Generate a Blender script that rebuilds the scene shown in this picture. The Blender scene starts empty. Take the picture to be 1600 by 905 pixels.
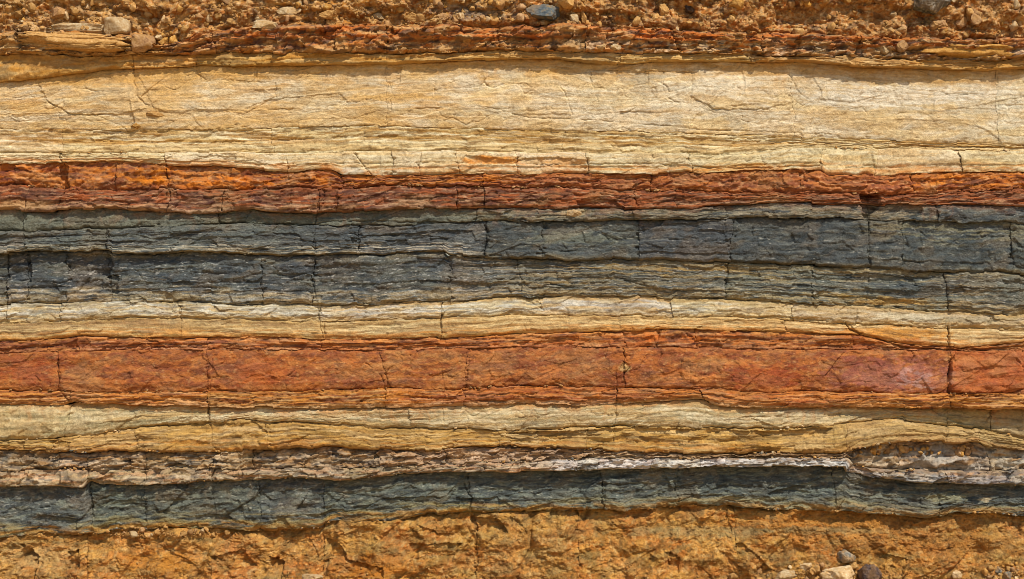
import bpy, math, random
import numpy as np

# ------------------------------------------------------------------ scene, camera, light
S = bpy.context.scene
COL = S.collection
PX = 0.005                                   # metres per unit of the cliff survey grid (200 units = 1 m)
X0, Y0 = 800.0, 452.5
Z0 = 3.2                                     # height of the middle of the cliff above the ground
def wx(x): return (x - X0) * PX
def wz(y): return Z0 + (Y0 - y) * PX

cam = bpy.data.cameras.new('camera')
cam.lens = 72.0; cam.sensor_width = 36.0; cam.clip_end = 2000.0
co = bpy.data.objects.new('camera', cam); COL.objects.link(co)
co.location = (0, -16.0, Z0); co.rotation_euler = (math.radians(90), 0, 0)
S.camera = co

SUN_EL, SUN_AZ = math.radians(52), math.radians(30)      # azimuth to the right of the cliff's facing direction
sd = (math.sin(SUN_AZ) * math.cos(SUN_EL), -math.cos(SUN_AZ) * math.cos(SUN_EL), math.sin(SUN_EL))
W = bpy.data.worlds.new('World'); S.world = W; W.use_nodes = True
nt = W.node_tree
sky = nt.nodes.new('ShaderNodeTexSky'); sky.sky_type = 'NISHITA'; sky.sun_disc = False
sky.sun_elevation = SUN_EL; sky.sun_rotation = math.atan2(sd[0], sd[1])
nt.links.new(sky.outputs[0], nt.nodes['Background'].inputs[0])
nt.nodes['Background'].inputs[1].default_value = 0.125
sl = bpy.data.lights.new('sun', 'SUN'); sl.energy = 4.1; sl.angle = math.radians(1.2); sl.color = (1.0, 0.945, 0.86)
so = bpy.data.objects.new('sun', sl); COL.objects.link(so)
so.rotation_euler = (math.radians(90) - SUN_EL, 0, SUN_AZ); so.location = (3, -8, 9)
S.view_settings.view_transform = 'Standard'; S.view_settings.look = 'None'
S.view_settings.exposure = 0.12; S.view_settings.gamma = 1.0; S.view_settings.use_curve_mapping = False
S.cycles.filter_width = 0.8; S.cycles.max_bounces = 5; S.cycles.diffuse_bounces = 3

# ------------------------------------------------------------------ numeric noise
F = np.float32
ANG = np.linspace(0, 2 * np.pi, 256, endpoint=False)
GC, GS = np.cos(ANG).astype(F), np.sin(ANG).astype(F)
def hsh(a, b, seed):
    with np.errstate(over='ignore'):
        h = a.astype(np.uint32) * np.uint32(374761393) + b.astype(np.uint32) * np.uint32(668265263) + np.uint32((seed * 2654435761 + 12345) & 0xffffffff)
        h = (h ^ (h >> np.uint32(13))) * np.uint32(1274126177)
        h = (h ^ (h >> np.uint32(15))) * np.uint32(2246822519)
        return h ^ (h >> np.uint32(16))
def rnd(a, b, seed): return (hsh(a, b, seed) & np.uint32(0xffff)).astype(F) / F(65535)
def perlin(x, y, seed):
    x = np.asarray(x, F); y = np.asarray(y, F)
    fx, fy = np.floor(x), np.floor(y); xi, yi = fx.astype(np.int32), fy.astype(np.int32)
    x = x - fx; y = y - fy
    u = x * x * x * (x * (x * 6 - 15) + 10); v = y * y * y * (y * (y * 6 - 15) + 10)
    def g(dx, dy):
        k = hsh(xi + dx, yi + dy, seed) & np.uint32(255)
        return GC[k] * (x - dx) + GS[k] * (y - dy)
    a = g(0, 0); a = a + u * (g(1, 0) - a)
    b = g(0, 1); b = b + u * (g(1, 1) - b)
    return (a + v * (b - a)) * F(1.5)
def fbm(x, y, seed, n=3, gain=0.5):
    r = 0; a = 1.0
    for i in range(n):
        r = r + F(a) * perlin(x * F(2 ** i), y * F(2 ** i), seed + 31 * i); a *= gain
    return r
def voro(x, y, seed, jit=0.9):
    """nearest-cell distance, second distance, cell random number a, b and the offset to the cell's centre"""
    x = np.asarray(x, F); y = np.asarray(y, F)
    xi, yi = np.floor(x).astype(np.int32), np.floor(y).astype(np.int32)
    d1 = np.full(x.shape, 9, F); d2 = d1.copy(); ids = np.zeros(x.shape, np.uint32); ox = np.zeros(x.shape, F); oy = ox.copy()
    for i in (-1, 0, 1):
        for j in (-1, 0, 1):
            h = hsh(xi + i, yi + j, seed)
            px = (h & np.uint32(0xff)).astype(F) / F(255) - F(.5); py = ((h >> np.uint32(8)) & np.uint32(0xff)).astype(F) / F(255) - F(.5)
            dx = x - (xi + i + F(.5) + px * F(jit)); dy = y - (yi + j + F(.5) + py * F(jit))
            d = dx * dx + dy * dy
            c = d < d1
            d2 = np.where(c, d1, np.minimum(d2, d)); ids = np.where(c, h, ids); ox = np.where(c, dx, ox); oy = np.where(c, dy, oy); d1 = np.where(c, d, d1)
    ra = ((ids >> np.uint32(16)) & np.uint32(0xff)).astype(F) / F(255); rb = ((ids >> np.uint32(24)) & np.uint32(0xff)).astype(F) / F(255)
    return np.sqrt(d1), np.sqrt(d2), ra, rb, ox, oy
def sst(a, b, x):
    t = np.clip((x - a) / (b - a), 0, 1); return t * t * (3 - 2 * t)
def trap(c, x):
    a, b, d, e = c
    return sst(a, b + 1e-4, x) * (1 - sst(d, e + 1e-4, x))
def lin(hexs):
    c = np.array([int(hexs[i:i + 2], 16) for i in (0, 2, 4)]) / 255.0
    return np.where(c <= .04045, c / 12.92, ((c + .055) / 1.055) ** 2.4).astype(F)
ALB = F(0.80)

# ------------------------------------------------------------------ materials
def rock_material(name, grain=170.0, streak=1.0, bump=0.6, rough=0.92, spec=0.2, tint=0.5):
    m = bpy.data.materials.new(name); m.use_nodes = True
    n, l = m.node_tree.nodes, m.node_tree.links
    b = n['Principled BSDF']; b.inputs['Roughness'].default_value = rough; b.inputs['Specular IOR Level'].default_value = spec
    tc = n.new('ShaderNodeTexCoord'); at = n.new('ShaderNodeAttribute'); at.attribute_name = 'mineral_colour'
    mp = n.new('ShaderNodeMapping'); mp.inputs['Scale'].default_value = (1.0 / streak, 1.0, 1.0); l.new(tc.outputs['Object'], mp.inputs[0])
    n1 = n.new('ShaderNodeTexNoise'); n1.inputs['Scale'].default_value = grain; n1.inputs['Detail'].default_value = 3; n1.inputs['Roughness'].default_value = .65
    n2 = n.new('ShaderNodeTexNoise'); n2.inputs['Scale'].default_value = grain * .22; n2.inputs['Detail'].default_value = 5; n2.inputs['Roughness'].default_value = .7
    l.new(mp.outputs[0], n1.inputs['Vector']); l.new(mp.outputs[0], n2.inputs['Vector'])
    r1 = n.new('ShaderNodeMapRange'); r1.inputs[1].default_value = .3; r1.inputs[2].default_value = .7; r1.inputs[3].default_value = 1 - .45 * tint; r1.inputs[4].default_value = 1 + .4 * tint
    r2 = n.new('ShaderNodeMapRange'); r2.inputs[1].default_value = .3; r2.inputs[2].default_value = .7; r2.inputs[3].default_value = 1 - .3 * tint; r2.inputs[4].default_value = 1 + .3 * tint
    l.new(n1.outputs[0], r1.inputs[0]); l.new(n2.outputs[0], r2.inputs[0])
    mu = n.new('ShaderNodeMath'); mu.operation = 'MULTIPLY'; l.new(r1.outputs[0], mu.inputs[0]); l.new(r2.outputs[0], mu.inputs[1])
    mx = n.new('ShaderNodeVectorMath'); mx.operation = 'SCALE'; l.new(at.outputs['Color'], mx.inputs[0]); l.new(mu.outputs[0], mx.inputs['Scale'])
    l.new(mx.outputs[0], b.inputs['Base Color'])
    ad = n.new('ShaderNodeMath'); ad.operation = 'MULTIPLY_ADD'; l.new(n2.outputs[0], ad.inputs[0]); ad.inputs[1].default_value = 2.2; l.new(n1.outputs[0], ad.inputs[2])
    bp = n.new('ShaderNodeBump'); bp.inputs['Strength'].default_value = bump; bp.inputs['Distance'].default_value = .006
    l.new(ad.outputs[0], bp.inputs['Height']); l.new(bp.outputs[0], b.inputs['Normal'])
    return m
M_SAND = rock_material('sandstone', 130, 1.0, .6, tint=.5)
M_IRON = rock_material('ironstone', 130, 1.4, .6, tint=.45)
M_SLATE = rock_material('slate', 120, 1.4, .9, .9, .15, tint=.75)
M_SOIL = rock_material('gritty_soil', 120, 1.0, 1.0, tint=.6)

def stone_material(name, c1, c2, c3, scale=9.0, stretch=(1, 1, 1), dust=.6):
    m = bpy.data.materials.new(name); m.use_nodes = True
    n, l = m.node_tree.nodes, m.node_tree.links
    b = n['Principled BSDF']; b.inputs['Roughness'].default_value = .9; b.inputs['Specular IOR Level'].default_value = .2
    tc = n.new('ShaderNodeTexCoord'); oi = n.new('ShaderNodeObjectInfo')
    mp = n.new('ShaderNodeMapping'); mp.inputs['Scale'].default_value = stretch
    av = n.new('ShaderNodeVectorMath'); av.operation = 'ADD'; sc = n.new('ShaderNodeMath'); sc.operation = 'MULTIPLY'; sc.inputs[1].default_value = 37
    l.new(oi.outputs['Random'], sc.inputs[0]); l.new(tc.outputs['Object'], av.inputs[0]); l.new(sc.outputs[0], av.inputs[1]); l.new(av.outputs[0], mp.inputs[0])
    n1 = n.new('ShaderNodeTexNoise'); n1.inputs['Scale'].default_value = scale; n1.inputs['Detail'].default_value = 8; n1.inputs['Roughness'].default_value = .68
    l.new(mp.outputs[0], n1.inputs['Vector'])
    cr = n.new('ShaderNodeValToRGB'); e = cr.color_ramp.elements
    e[0].position = .33; e[0].color = (*(lin(c1) * ALB), 1); e[1].position = .68; e[1].color = (*(lin(c3) * ALB), 1)
    k = cr.color_ramp.elements.new(.5); k.color = (*(lin(c2) * ALB), 1)
    l.new(n1.outputs[0], cr.inputs[0])
    r = n.new('ShaderNodeMapRange'); r.inputs[3].default_value = .75; r.inputs[4].default_value = 1.2; l.new(oi.outputs['Random'], r.inputs[0])
    n3 = n.new('ShaderNodeTexNoise'); n3.inputs['Scale'].default_value = max(6.0, scale * .35); n3.inputs['Detail'].default_value = 6; l.new(av.outputs[0], n3.inputs['Vector'])
    rd = n.new('ShaderNodeMapRange'); rd.inputs[1].default_value = .42; rd.inputs[2].default_value = .62; rd.inputs[4].default_value = dust; l.new(n3.outputs[0], rd.inputs[0])
    dm = n.new('ShaderNodeMix'); dm.data_type = 'RGBA'; l.new(rd.outputs[0], dm.inputs['Factor']); l.new(cr.outputs[0], dm.inputs['A']); dm.inputs['B'].default_value = (*(lin('B88A4C') * ALB), 1)
    mx = n.new('ShaderNodeVectorMath'); mx.operation = 'SCALE'; l.new(dm.outputs['Result'], mx.inputs[0]); l.new(r.outputs[0], mx.inputs['Scale'])
    l.new(mx.outputs[0], b.inputs['Base Color'])
    n2 = n.new('ShaderNodeTexNoise'); n2.inputs['Scale'].default_value = 130; n2.inputs['Detail'].default_value = 4; l.new(tc.outputs['Object'], n2.inputs['Vector'])
    bp = n.new('ShaderNodeBump'); bp.inputs['Strength'].default_value = .6; bp.inputs['Distance'].default_value = .006
    l.new(n2.outputs[0], bp.inputs['Height']); l.new(bp.outputs[0], b.inputs['Normal'])
    return m

# ------------------------------------------------------------------ the survey grid
def geo_margin(start, end, first, ratio):
    xs = []; x = start; st = first; sgn = 1 if end > start else -1
    while (end - x) * sgn > 0:
        x += sgn * st; st *= ratio; xs.append(x)
    return xs
STEP = 1.25
inner = np.arange(-20, 1620 + STEP, STEP)
XC = np.array(sorted(geo_margin(-20, -900, 2.0, 1.035)) + list(inner) + geo_margin(inner[-1], 2500, 2.0, 1.035), F)
NC = len(XC)

def curve(pts, rough=1.6, seed=1, steps=0.0):
    """a bed boundary through surveyed points, with natural raggedness"""
    p = np.array(pts, float)
    y = np.interp(XC, p[:, 0], p[:, 1])
    k = 5; ker = np.ones(k) / k
    y = np.convolve(np.pad(y, k // 2, mode='edge'), ker, 'valid').astype(F)
    z = np.zeros_like(XC)
    y = y + F(rough) * fbm(XC / F(38), z + F(.37), seed, 4, .6)
    if steps:
        c = np.floor(XC / F(31) + F(1.5) * perlin(XC / F(90), z + F(.2), seed + 5)).astype(np.int32)
        y = y + F(steps) * (rnd(c, c * 0, seed + 9) - F(.5)) * 2
    return y.astype(F)
SEEDC = [100]
def C(pts, rough=1.6, steps=0.8):
    SEEDC[0] += 7; steps *= 1.7
    return curve(pts, rough, SEEDC[0], steps)

b_top = C([(0, -150)], 0, 0)
b_gravel = C([(0, 50), (60, 52), (120, 50), (205, 54), (250, 70), (290, 60), (340, 48), (400, 43), (480, 38), (560, 40), (640, 43), (700, 40), (760, 43), (830, 40), (900, 40), (1000, 44), (1100, 48), (1200, 52), (1300, 56), (1400, 59), (1500, 61), (1600, 61)], 2.2, 1.2)
b_crust = C([(0, 87), (60, 87), (125, 89), (200, 86), (300, 86), (350, 83), (500, 84), (600, 85), (700, 83), (800, 80), (900, 81), (1000, 84), (1100, 84), (1200, 87), (1300, 89), (1430, 96), (1480, 95), (1580, 95), (1600, 92)])
b_ochre = C([(0, 128), (60, 124), (110, 116), (160, 110), (200, 108), (300, 104), (400, 103), (500, 102), (600, 101), (700, 96), (750, 94), (800, 92), (870, 93), (930, 98), (980, 100), (1050, 96), (1150, 97), (1250, 97), (1300, 102), (1400, 106), (1480, 109), (1560, 110), (1600, 106)], 1.2, .5)
b_cream1 = C([(0, 200), (200, 205), (400, 201), (600, 196), (800, 203), (1000, 205), (1200, 212), (1400, 220), (1600, 226)], 1.2, .6)
b_cream2 = C([(0, 239), (200, 238), (450, 239), (560, 237), (700, 236), (800, 237), (1000, 240), (1150, 243), (1240, 231), (1400, 233), (1600, 236)], .9, .7)
b_rust_top = C([(0, 256), (95, 256), (180, 251), (250, 258), (330, 259), (400, 265), (450, 268), (520, 266), (535, 275), (600, 274), (700, 272), (800, 271), (900, 271), (980, 272), (1070, 269), (1080, 272), (1200, 265), (1285, 266), (1291, 274), (1350, 274), (1420, 272), (1500, 268), (1600, 268)], 1.4, .8)
b_rust_mid = C([(0, 290), (100, 295), (250, 297), (400, 297), (450, 294), (540, 294), (600, 291), (660, 290), (750, 293), (860, 294), (950, 298), (1100, 300), (1200, 302), (1350, 305), (1450, 302), (1600, 296)], 2.2, 1.0)
b_slate_top = C([(0, 329), (85, 332), (92, 328), (160, 327), (260, 333), (300, 334), (400, 328), (450, 332), (500, 334), (560, 331), (600, 327), (650, 325), (750, 326), (800, 326), (900, 326), (990, 327), (1080, 325), (1130, 322), (1200, 319), (1355, 318), (1380, 320), (1450, 320), (1600, 323)], 1.4, .9)
b_slate_a = C([(0, 362), (150, 358), (300, 353), (480, 350), (600, 352), (740, 347), (830, 347), (1000, 344), (1100, 343), (1200, 340), (1350, 342), (1500, 347), (1600, 349)], 1.8, .9)
b_slate_b = C([(0, 394), (150, 392), (240, 397), (300, 393), (400, 396), (490, 399), (560, 396), (690, 393), (703, 401), (800, 405), (860, 406), (1000, 406), (1130, 408), (1200, 411), (1350, 418), (1450, 422), (1600, 430)], 1.6, 1.2)
b_slate_bot = C([(0, 476), (100, 474), (200, 468), (300, 474), (400, 475), (500, 476), (600, 475), (700, 470), (800, 463), (1000, 465), (1100, 468), (1200, 470), (1300, 477), (1400, 485), (1500, 488), (1600, 492)], 1.8, 1.0)
b_white = C([(0, 505), (200, 498), (300, 498), (500, 502), (600, 500), (800, 493), (1000, 494), (1200, 498), (1300, 505), (1400, 510), (1600, 517)], 1.4, .7)
b_rust2_top = C([(0, 533), (90, 530), (130, 525), (220, 527), (400, 526), (500, 530), (600, 529), (700, 527), (800, 523), (900, 519), (1000, 516), (1040, 514), (1200, 518), (1330, 522), (1360, 528), (1420, 539), (1500, 543), (1560, 539), (1600, 533)], 1.2, .5)
b_rust2_a = C([(0, 552), (90, 550), (200, 548), (300, 546), (400, 547), (600, 548), (800, 543), (1000, 542), (1200, 546), (1400, 547), (1480, 548), (1600, 548)], 1.0, .5)
b_rust2_b = C([(0, 610), (100, 610), (200, 612), (400, 612), (600, 608), (700, 609), (800, 604), (1000, 607), (1100, 606), (1200, 614), (1300, 612), (1480, 615), (1600, 616)], 1.8, .6)
b_rust2_bot = C([(0, 632), (100, 634), (116, 629), (200, 633), (400, 637), (600, 637), (800, 632), (960, 632), (1090, 625), (1120, 633), (1200, 637), (1350, 635), (1450, 637), (1600, 641)], 1.5, .8)
b_cream3 = C([(0, 688), (100, 684), (200, 672), (320, 660), (400, 657), (600, 668), (800, 672), (900, 670), (1000, 666), (1200, 672), (1300, 665), (1400, 656), (1500, 668), (1600, 684)], 2.0, .8)
b_rubble_top = C([(0, 703), (80, 705), (350, 706), (400, 704), (500, 700), (580, 703), (700, 703), (780, 698), (800, 697), (915, 704), (1000, 706), (1100, 708), (1200, 709), (1320, 708), (1335, 704), (1380, 694), (1450, 692), (1522, 691), (1532, 695), (1560, 700), (1600, 701)], 2.2, 1.2)
b_pale_top = C([(0, 736), (140, 734), (300, 733), (400, 734), (560, 730), (640, 727), (700, 724), (915, 718), (1100, 716), (1323, 716), (1328, 730), (1400, 734), (1500, 737), (1600, 734)], 1.6, .8)
b_slate2_top = C([(0, 760), (100, 760), (130, 763), (140, 752), (160, 757), (230, 759), (270, 756), (350, 752), (400, 751), (470, 746), (540, 752), (580, 746), (635, 741), (700, 737), (800, 738), (900, 735), (1000, 732), (1100, 729), (1200, 729), (1323, 729), (1328, 741), (1370, 746), (1420, 752), (1500, 755), (1570, 757), (1600, 757)], 1.0, .7)
b_slate2_bot = C([(0, 840), (60, 835), (110, 840), (130, 836), (200, 828), (300, 826), (400, 830), (500, 826), (516, 817), (600, 814), (700, 804), (800, 800), (860, 800), (900, 796), (980, 800), (1000, 797), (1060, 793), (1130, 790), (1200, 797), (1300, 801), (1400, 805), (1450, 809), (1500, 803), (1600, 808)], 1.8, 1.0)
b_base = C([(0, 1092)], 0, 0)

# cracks: polylines in survey units, with width and depth (m)
CRACKS = [
 ([(207, 103), (210, 132), (213, 150), (226, 162), (242, 168)], 1.6, .030), ([(604, 100), (608, 120), (611, 150), (611, 172)], 1.3, .025),
 ([(922, 106), (924, 125), (930, 145), (935, 160)], 1.4, .025), ([(1038, 112), (1037, 140), (1040, 152), (1062, 161)], 1.5, .025),
 ([(1080, 113), (1082, 135), (1078, 162)], 1.2, .02), ([(1235, 117), (1245, 140), (1256, 150), (1268, 158)], 1.3, .025),
 ([(1560, 112), (1560, 150), (1562, 186)], 1.3, .025), ([(872, 130), (882, 142), (888, 158), (895, 180)], 1.3, .02),
 ([(680, 128), (678, 150), (684, 165)], 1.1, .018), ([(306, 100), (307, 116), (322, 124)], 1.4, .02), ([(430, 130), (431, 152)], 1.2, .02),
 ([(400, 178), (470, 176), (520, 165), (600, 152), (680, 140), (760, 134)], 1.0, .010), ([(800, 178), (830, 184), (900, 186), (960, 190), (1040, 196), (1100, 203), (1160, 204)], 1.5, .022),
 ([(75, 160), (95, 170), (110, 178), (150, 179), (176, 178)], 1.8, .03), ([(1088, 156), (1105, 164), (1112, 170), (1136, 171), (1200, 172)], 1.5, .025),
 ([(150, 180), (178, 192), (200, 203)], 1.0, .014), ([(800, 104), (850, 104), (910, 108), (1000, 111), (1100, 113)], 1.3, .02),
 ([(1080, 203), (1150, 204), (1200, 206), (1300, 210)], 1.2, .016), ([(650, 170), (720, 166), (770, 168), (800, 177)], 1.2, .014),
 ([(1310, 117), (1360, 126), (1410, 137), (1480, 146), (1600, 150)], 1.2, .016), ([(1320, 190), (1340, 186), (1370, 192)], 1.2, .014), ([(840, 205), (1000, 212), (1100, 209), (1240, 224)], 1.6, .02),
 ([(0, 205), (120, 206), (260, 206), (420, 204), (560, 200), (640, 197)], 1.4, .02), ([(120, 220), (300, 224), (420, 219), (600, 213), (760, 211)], 1.5, .02),
 ([(1370, 233), (1410, 228), (1500, 230), (1600, 228)], 1.8, .025), ([(0, 238), (200, 239), (380, 240), (560, 237), (800, 237)], 1.0, .012),
 ([(553, 240), (562, 250), (571, 262), (580, 271)], 1.6, .03), ([(400, 258), (500, 256), (565, 256), (680, 254), (760, 256)], 1.5, .02),
 ([(820, 258), (940, 257), (1010, 256), (1090, 260), (1130, 264), (1280, 259)], 1.8, .03), ([(1285, 259), (1350, 262), (1420, 262)], 1.4, .02),
 ([(95, 240), (92, 246), (98, 258)], 2.6, .05), ([(260, 257), (260, 280), (261, 305)], 1.6, .03), ([(182, 258), (180, 290)], 1.6, .02),
 ([(530, 296), (560, 294), (600, 292)], 1.4, .02), ([(500, 296), (508, 300), (500, 318), (498, 332)], 1.8, .03), ([(712, 308), (715, 320), (714, 328)], 1.6, .03), ([(1018, 271), (1018, 288), (1017, 300)], 1.8, .03),
 ([(100, 290), (107, 294), (170, 296), (260, 297), (340, 296)], 1.6, .025),
 ([(80, 345), (150, 349), (158, 358), (166, 366), (166, 392)], 1.5, .025), ([(490, 349), (520, 346), (600, 346), (740, 348)], 1.6, .03), ([(546, 364), (560, 369), (620, 368), (640, 362)], 1.8, .03),
 ([(757, 352), (762, 362), (759, 380), (755, 402)], 2.2, .045), ([(848, 370), (847, 388)], 1.5, .02), ([(838, 396), (870, 394), (900, 392)], 2.0, .03), ([(926, 360), (944, 368), (951, 374)], 1.6, .025),
 ([(1357, 345), (1358, 380), (1356, 418)], 1.5, .028), ([(1385, 350), (1384, 372)], 1.3, .02), ([(1440, 362), (1448, 372), (1460, 376)], 1.8, .03), ([(1410, 398), (1409, 408), (1436, 411)], 2.0, .035), ([(1575, 412), (1590, 418), (1600, 420)], 2.2, .035), ([(1176, 356), (1176, 366), (1192, 370)], 1.6, .025), ([(1580, 376), (1581, 405)], 1.4, .02),
 ([(10, 396), (9, 440), (10, 470)], 2.0, .04), ([(490, 400), (493, 412), (487, 424), (487, 440)], 2.2, .045), ([(1137, 410), (1137, 440), (1134, 452)], 1.8, .035), ([(975, 438), (1000, 444), (1020, 450)], 2.2, .03), ([(860, 444), (895, 450)], 2.4, .035), ([(700, 432), (712, 436)], 2.0, .03),
 ([(0, 452), (100, 448), (180, 456), (300, 449), (420, 452)], 1.4, .02), ([(400, 476), (500, 476), (600, 475), (640, 473), (700, 470)], 1.8, .03), ([(200, 473), (320, 473), (420, 473)], 1.6, .025),
 ([(9, 474), (10, 500)], 1.6, .03), ([(90, 482), (96, 488), (94, 496)], 1.8, .03), ([(278, 478), (280, 492), (282, 502)], 1.8, .03), ([(450, 486), (453, 494), (478, 499)], 1.3, .02), ([(502, 462), (500, 480), (496, 495), (498, 508)], 1.6, .03), ([(690, 472), (692, 486), (688, 500), (689, 520)], 1.5, .028), ([(506, 512), (508, 522)], 1.5, .02),
 ([(826, 470), (838, 478), (850, 483)], 1.6, .025), ([(1200, 494), (1250, 498), (1318, 505)], 1.8, .03), ([(1322, 505), (1330, 516), (1345, 521), (1362, 525), (1380, 533), (1410, 542), (1440, 545), (1480, 546), (1530, 543), (1580, 538)], 2.4, .05), ([(1482, 512), (1482, 525), (1485, 545)], 1.8, .035), ([(1544, 490), (1545, 505), (1575, 516)], 1.5, .025), ([(1010, 519), (1022, 513), (1030, 511)], 1.8, .03), ([(1030, 519), (1027, 530)], 1.6, .03), ([(1068, 518), (1080, 526), (1086, 534), (1135, 533)], 1.6, .03),
 ([(91, 562), (92, 585), (94, 610), (103, 622), (112, 632)], 1.8, .03), ([(322, 574), (325, 590), (324, 620), (326, 640)], 1.6, .03), ([(572, 568), (586, 578), (597, 588), (600, 602), (605, 612)], 1.6, .03), ([(641, 555), (641, 570), (643, 578)], 1.5, .025), ([(733, 558), (731, 580), (727, 600), (724, 622)], 1.5, .025),
 ([(974, 552), (978, 562), (985, 574), (976, 584), (973, 600), (966, 618)], 1.8, .03), ([(864, 576), (861, 592), (876, 601)], 1.3, .02), ([(1078, 572), (1078, 600)], 1.2, .018), ([(1425, 548), (1428, 556), (1421, 568)], 2.0, .03), ([(1497, 548), (1486, 562), (1481, 580), (1480, 600), (1481, 614)], 3.0, .06), ([(1484, 612), (1500, 618), (1526, 618), (1580, 615), (1598, 608)], 2.0, .035), ([(1586, 560), (1598, 575), (1600, 600)], 2.0, .03),
 ([(640, 620), (680, 622), (720, 624), (790, 628)], 2.0, .035), ([(400, 626), (500, 628), (600, 629)], 1.4, .02), ([(800, 618), (880, 622), (960, 624)], 1.6, .025), ([(1060, 622), (1090, 622), (1110, 632), (1140, 638)], 2.0, .035), ([(180, 626), (320, 627), (400, 625)], 1.4, .02), ([(900, 602), (1000, 606), (1150, 605)], 1.3, .02), ([(1250, 606), (1360, 612)], 1.2, .015),
 ([(326, 638), (325, 655)], 2.2, .035), ([(962, 630), (961, 648), (958, 668)], 1.6, .03), ([(112, 632), (104, 656), (99, 684)], 1.5, .02), ([(888, 658), (892, 668)], 1.8, .025), ([(1160, 652), (1240, 653)], 1.4, .02), ([(1553, 642), (1551, 652), (1543, 660)], 2.2, .035),
 ([(137, 730), (138, 765), (143, 790), (145, 812)], 2.2, .04), ([(225, 730), (226, 755)], 1.6, .03), ([(334, 736), (332, 752)], 1.5, .025), ([(378, 738), (379, 750)], 1.4, .02), ([(227, 780), (228, 805)], 1.4, .025), ([(0, 803), (40, 798), (75, 792)], 1.5, .025), ([(725, 758), (730, 770), (737, 776), (733, 800)], 1.9, .035), ([(938, 750), (945, 762), (943, 778)], 1.6, .03), ([(1055, 748), (1055, 770), (1062, 780), (1060, 790)], 1.7, .03), ([(520, 770), (600, 779), (660, 786)], 1.6, .025), ([(400, 768), (412, 776), (420, 782)], 2.2, .03), ([(1306, 775), (1306, 800)], 1.6, .03), ([(860, 782), (960, 780), (1050, 778)], 1.3, .018), ([(1200, 764), (1280, 772)], 2.2, .03), ([(1135, 782), (1160, 785), (1186, 780), (1195, 795)], 1.6, .025),
 ([(512, 822), (515, 850), (520, 872)], 2.5, .035), ([(420, 842), (430, 870), (445, 900)], 3.0, .03), ([(940, 832), (960, 828), (1000, 826)], 2.0, .025),
]
CRACKS += [([(620, 190), (700, 180), (780, 182), (860, 196)], .9, .010), ([(960, 150), (1050, 160), (1150, 182), (1240, 190)], .9, .010), ([(280, 168), (340, 176), (420, 190), (480, 194)], .9, .010), ([(500, 298), (496, 332), (491, 350), (493, 400), (488, 440), (496, 476), (499, 505), (506, 528)], 1.3, .03), ([(95, 256), (100, 292), (96, 332), (104, 396), (101, 450), (92, 478)], 1.2, .022), ([(690, 470), (688, 520), (700, 545), (690, 580), (697, 612), (690, 636), (694, 668)], 1.1, .02),
 ([(1137, 300), (1132, 345), (1140, 405), (1136, 460), (1142, 500)], 1.2, .022), ([(1358, 300), (1356, 345), (1360, 420), (1352, 480)], 1.4, .03), ([(1482, 500), (1480, 545), (1484, 640), (1478, 700), (1486, 756)], 1.5, .03), ([(332, 560), (326, 640), (334, 705), (331, 756), (338, 820)], 1.2, .024), ([(962, 560), (964, 632), (957, 700), (948, 735), (944, 798)], 1.3, .026), ([(450, 236), (448, 268), (455, 300), (450, 330)], 1.1, .02)]
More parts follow.
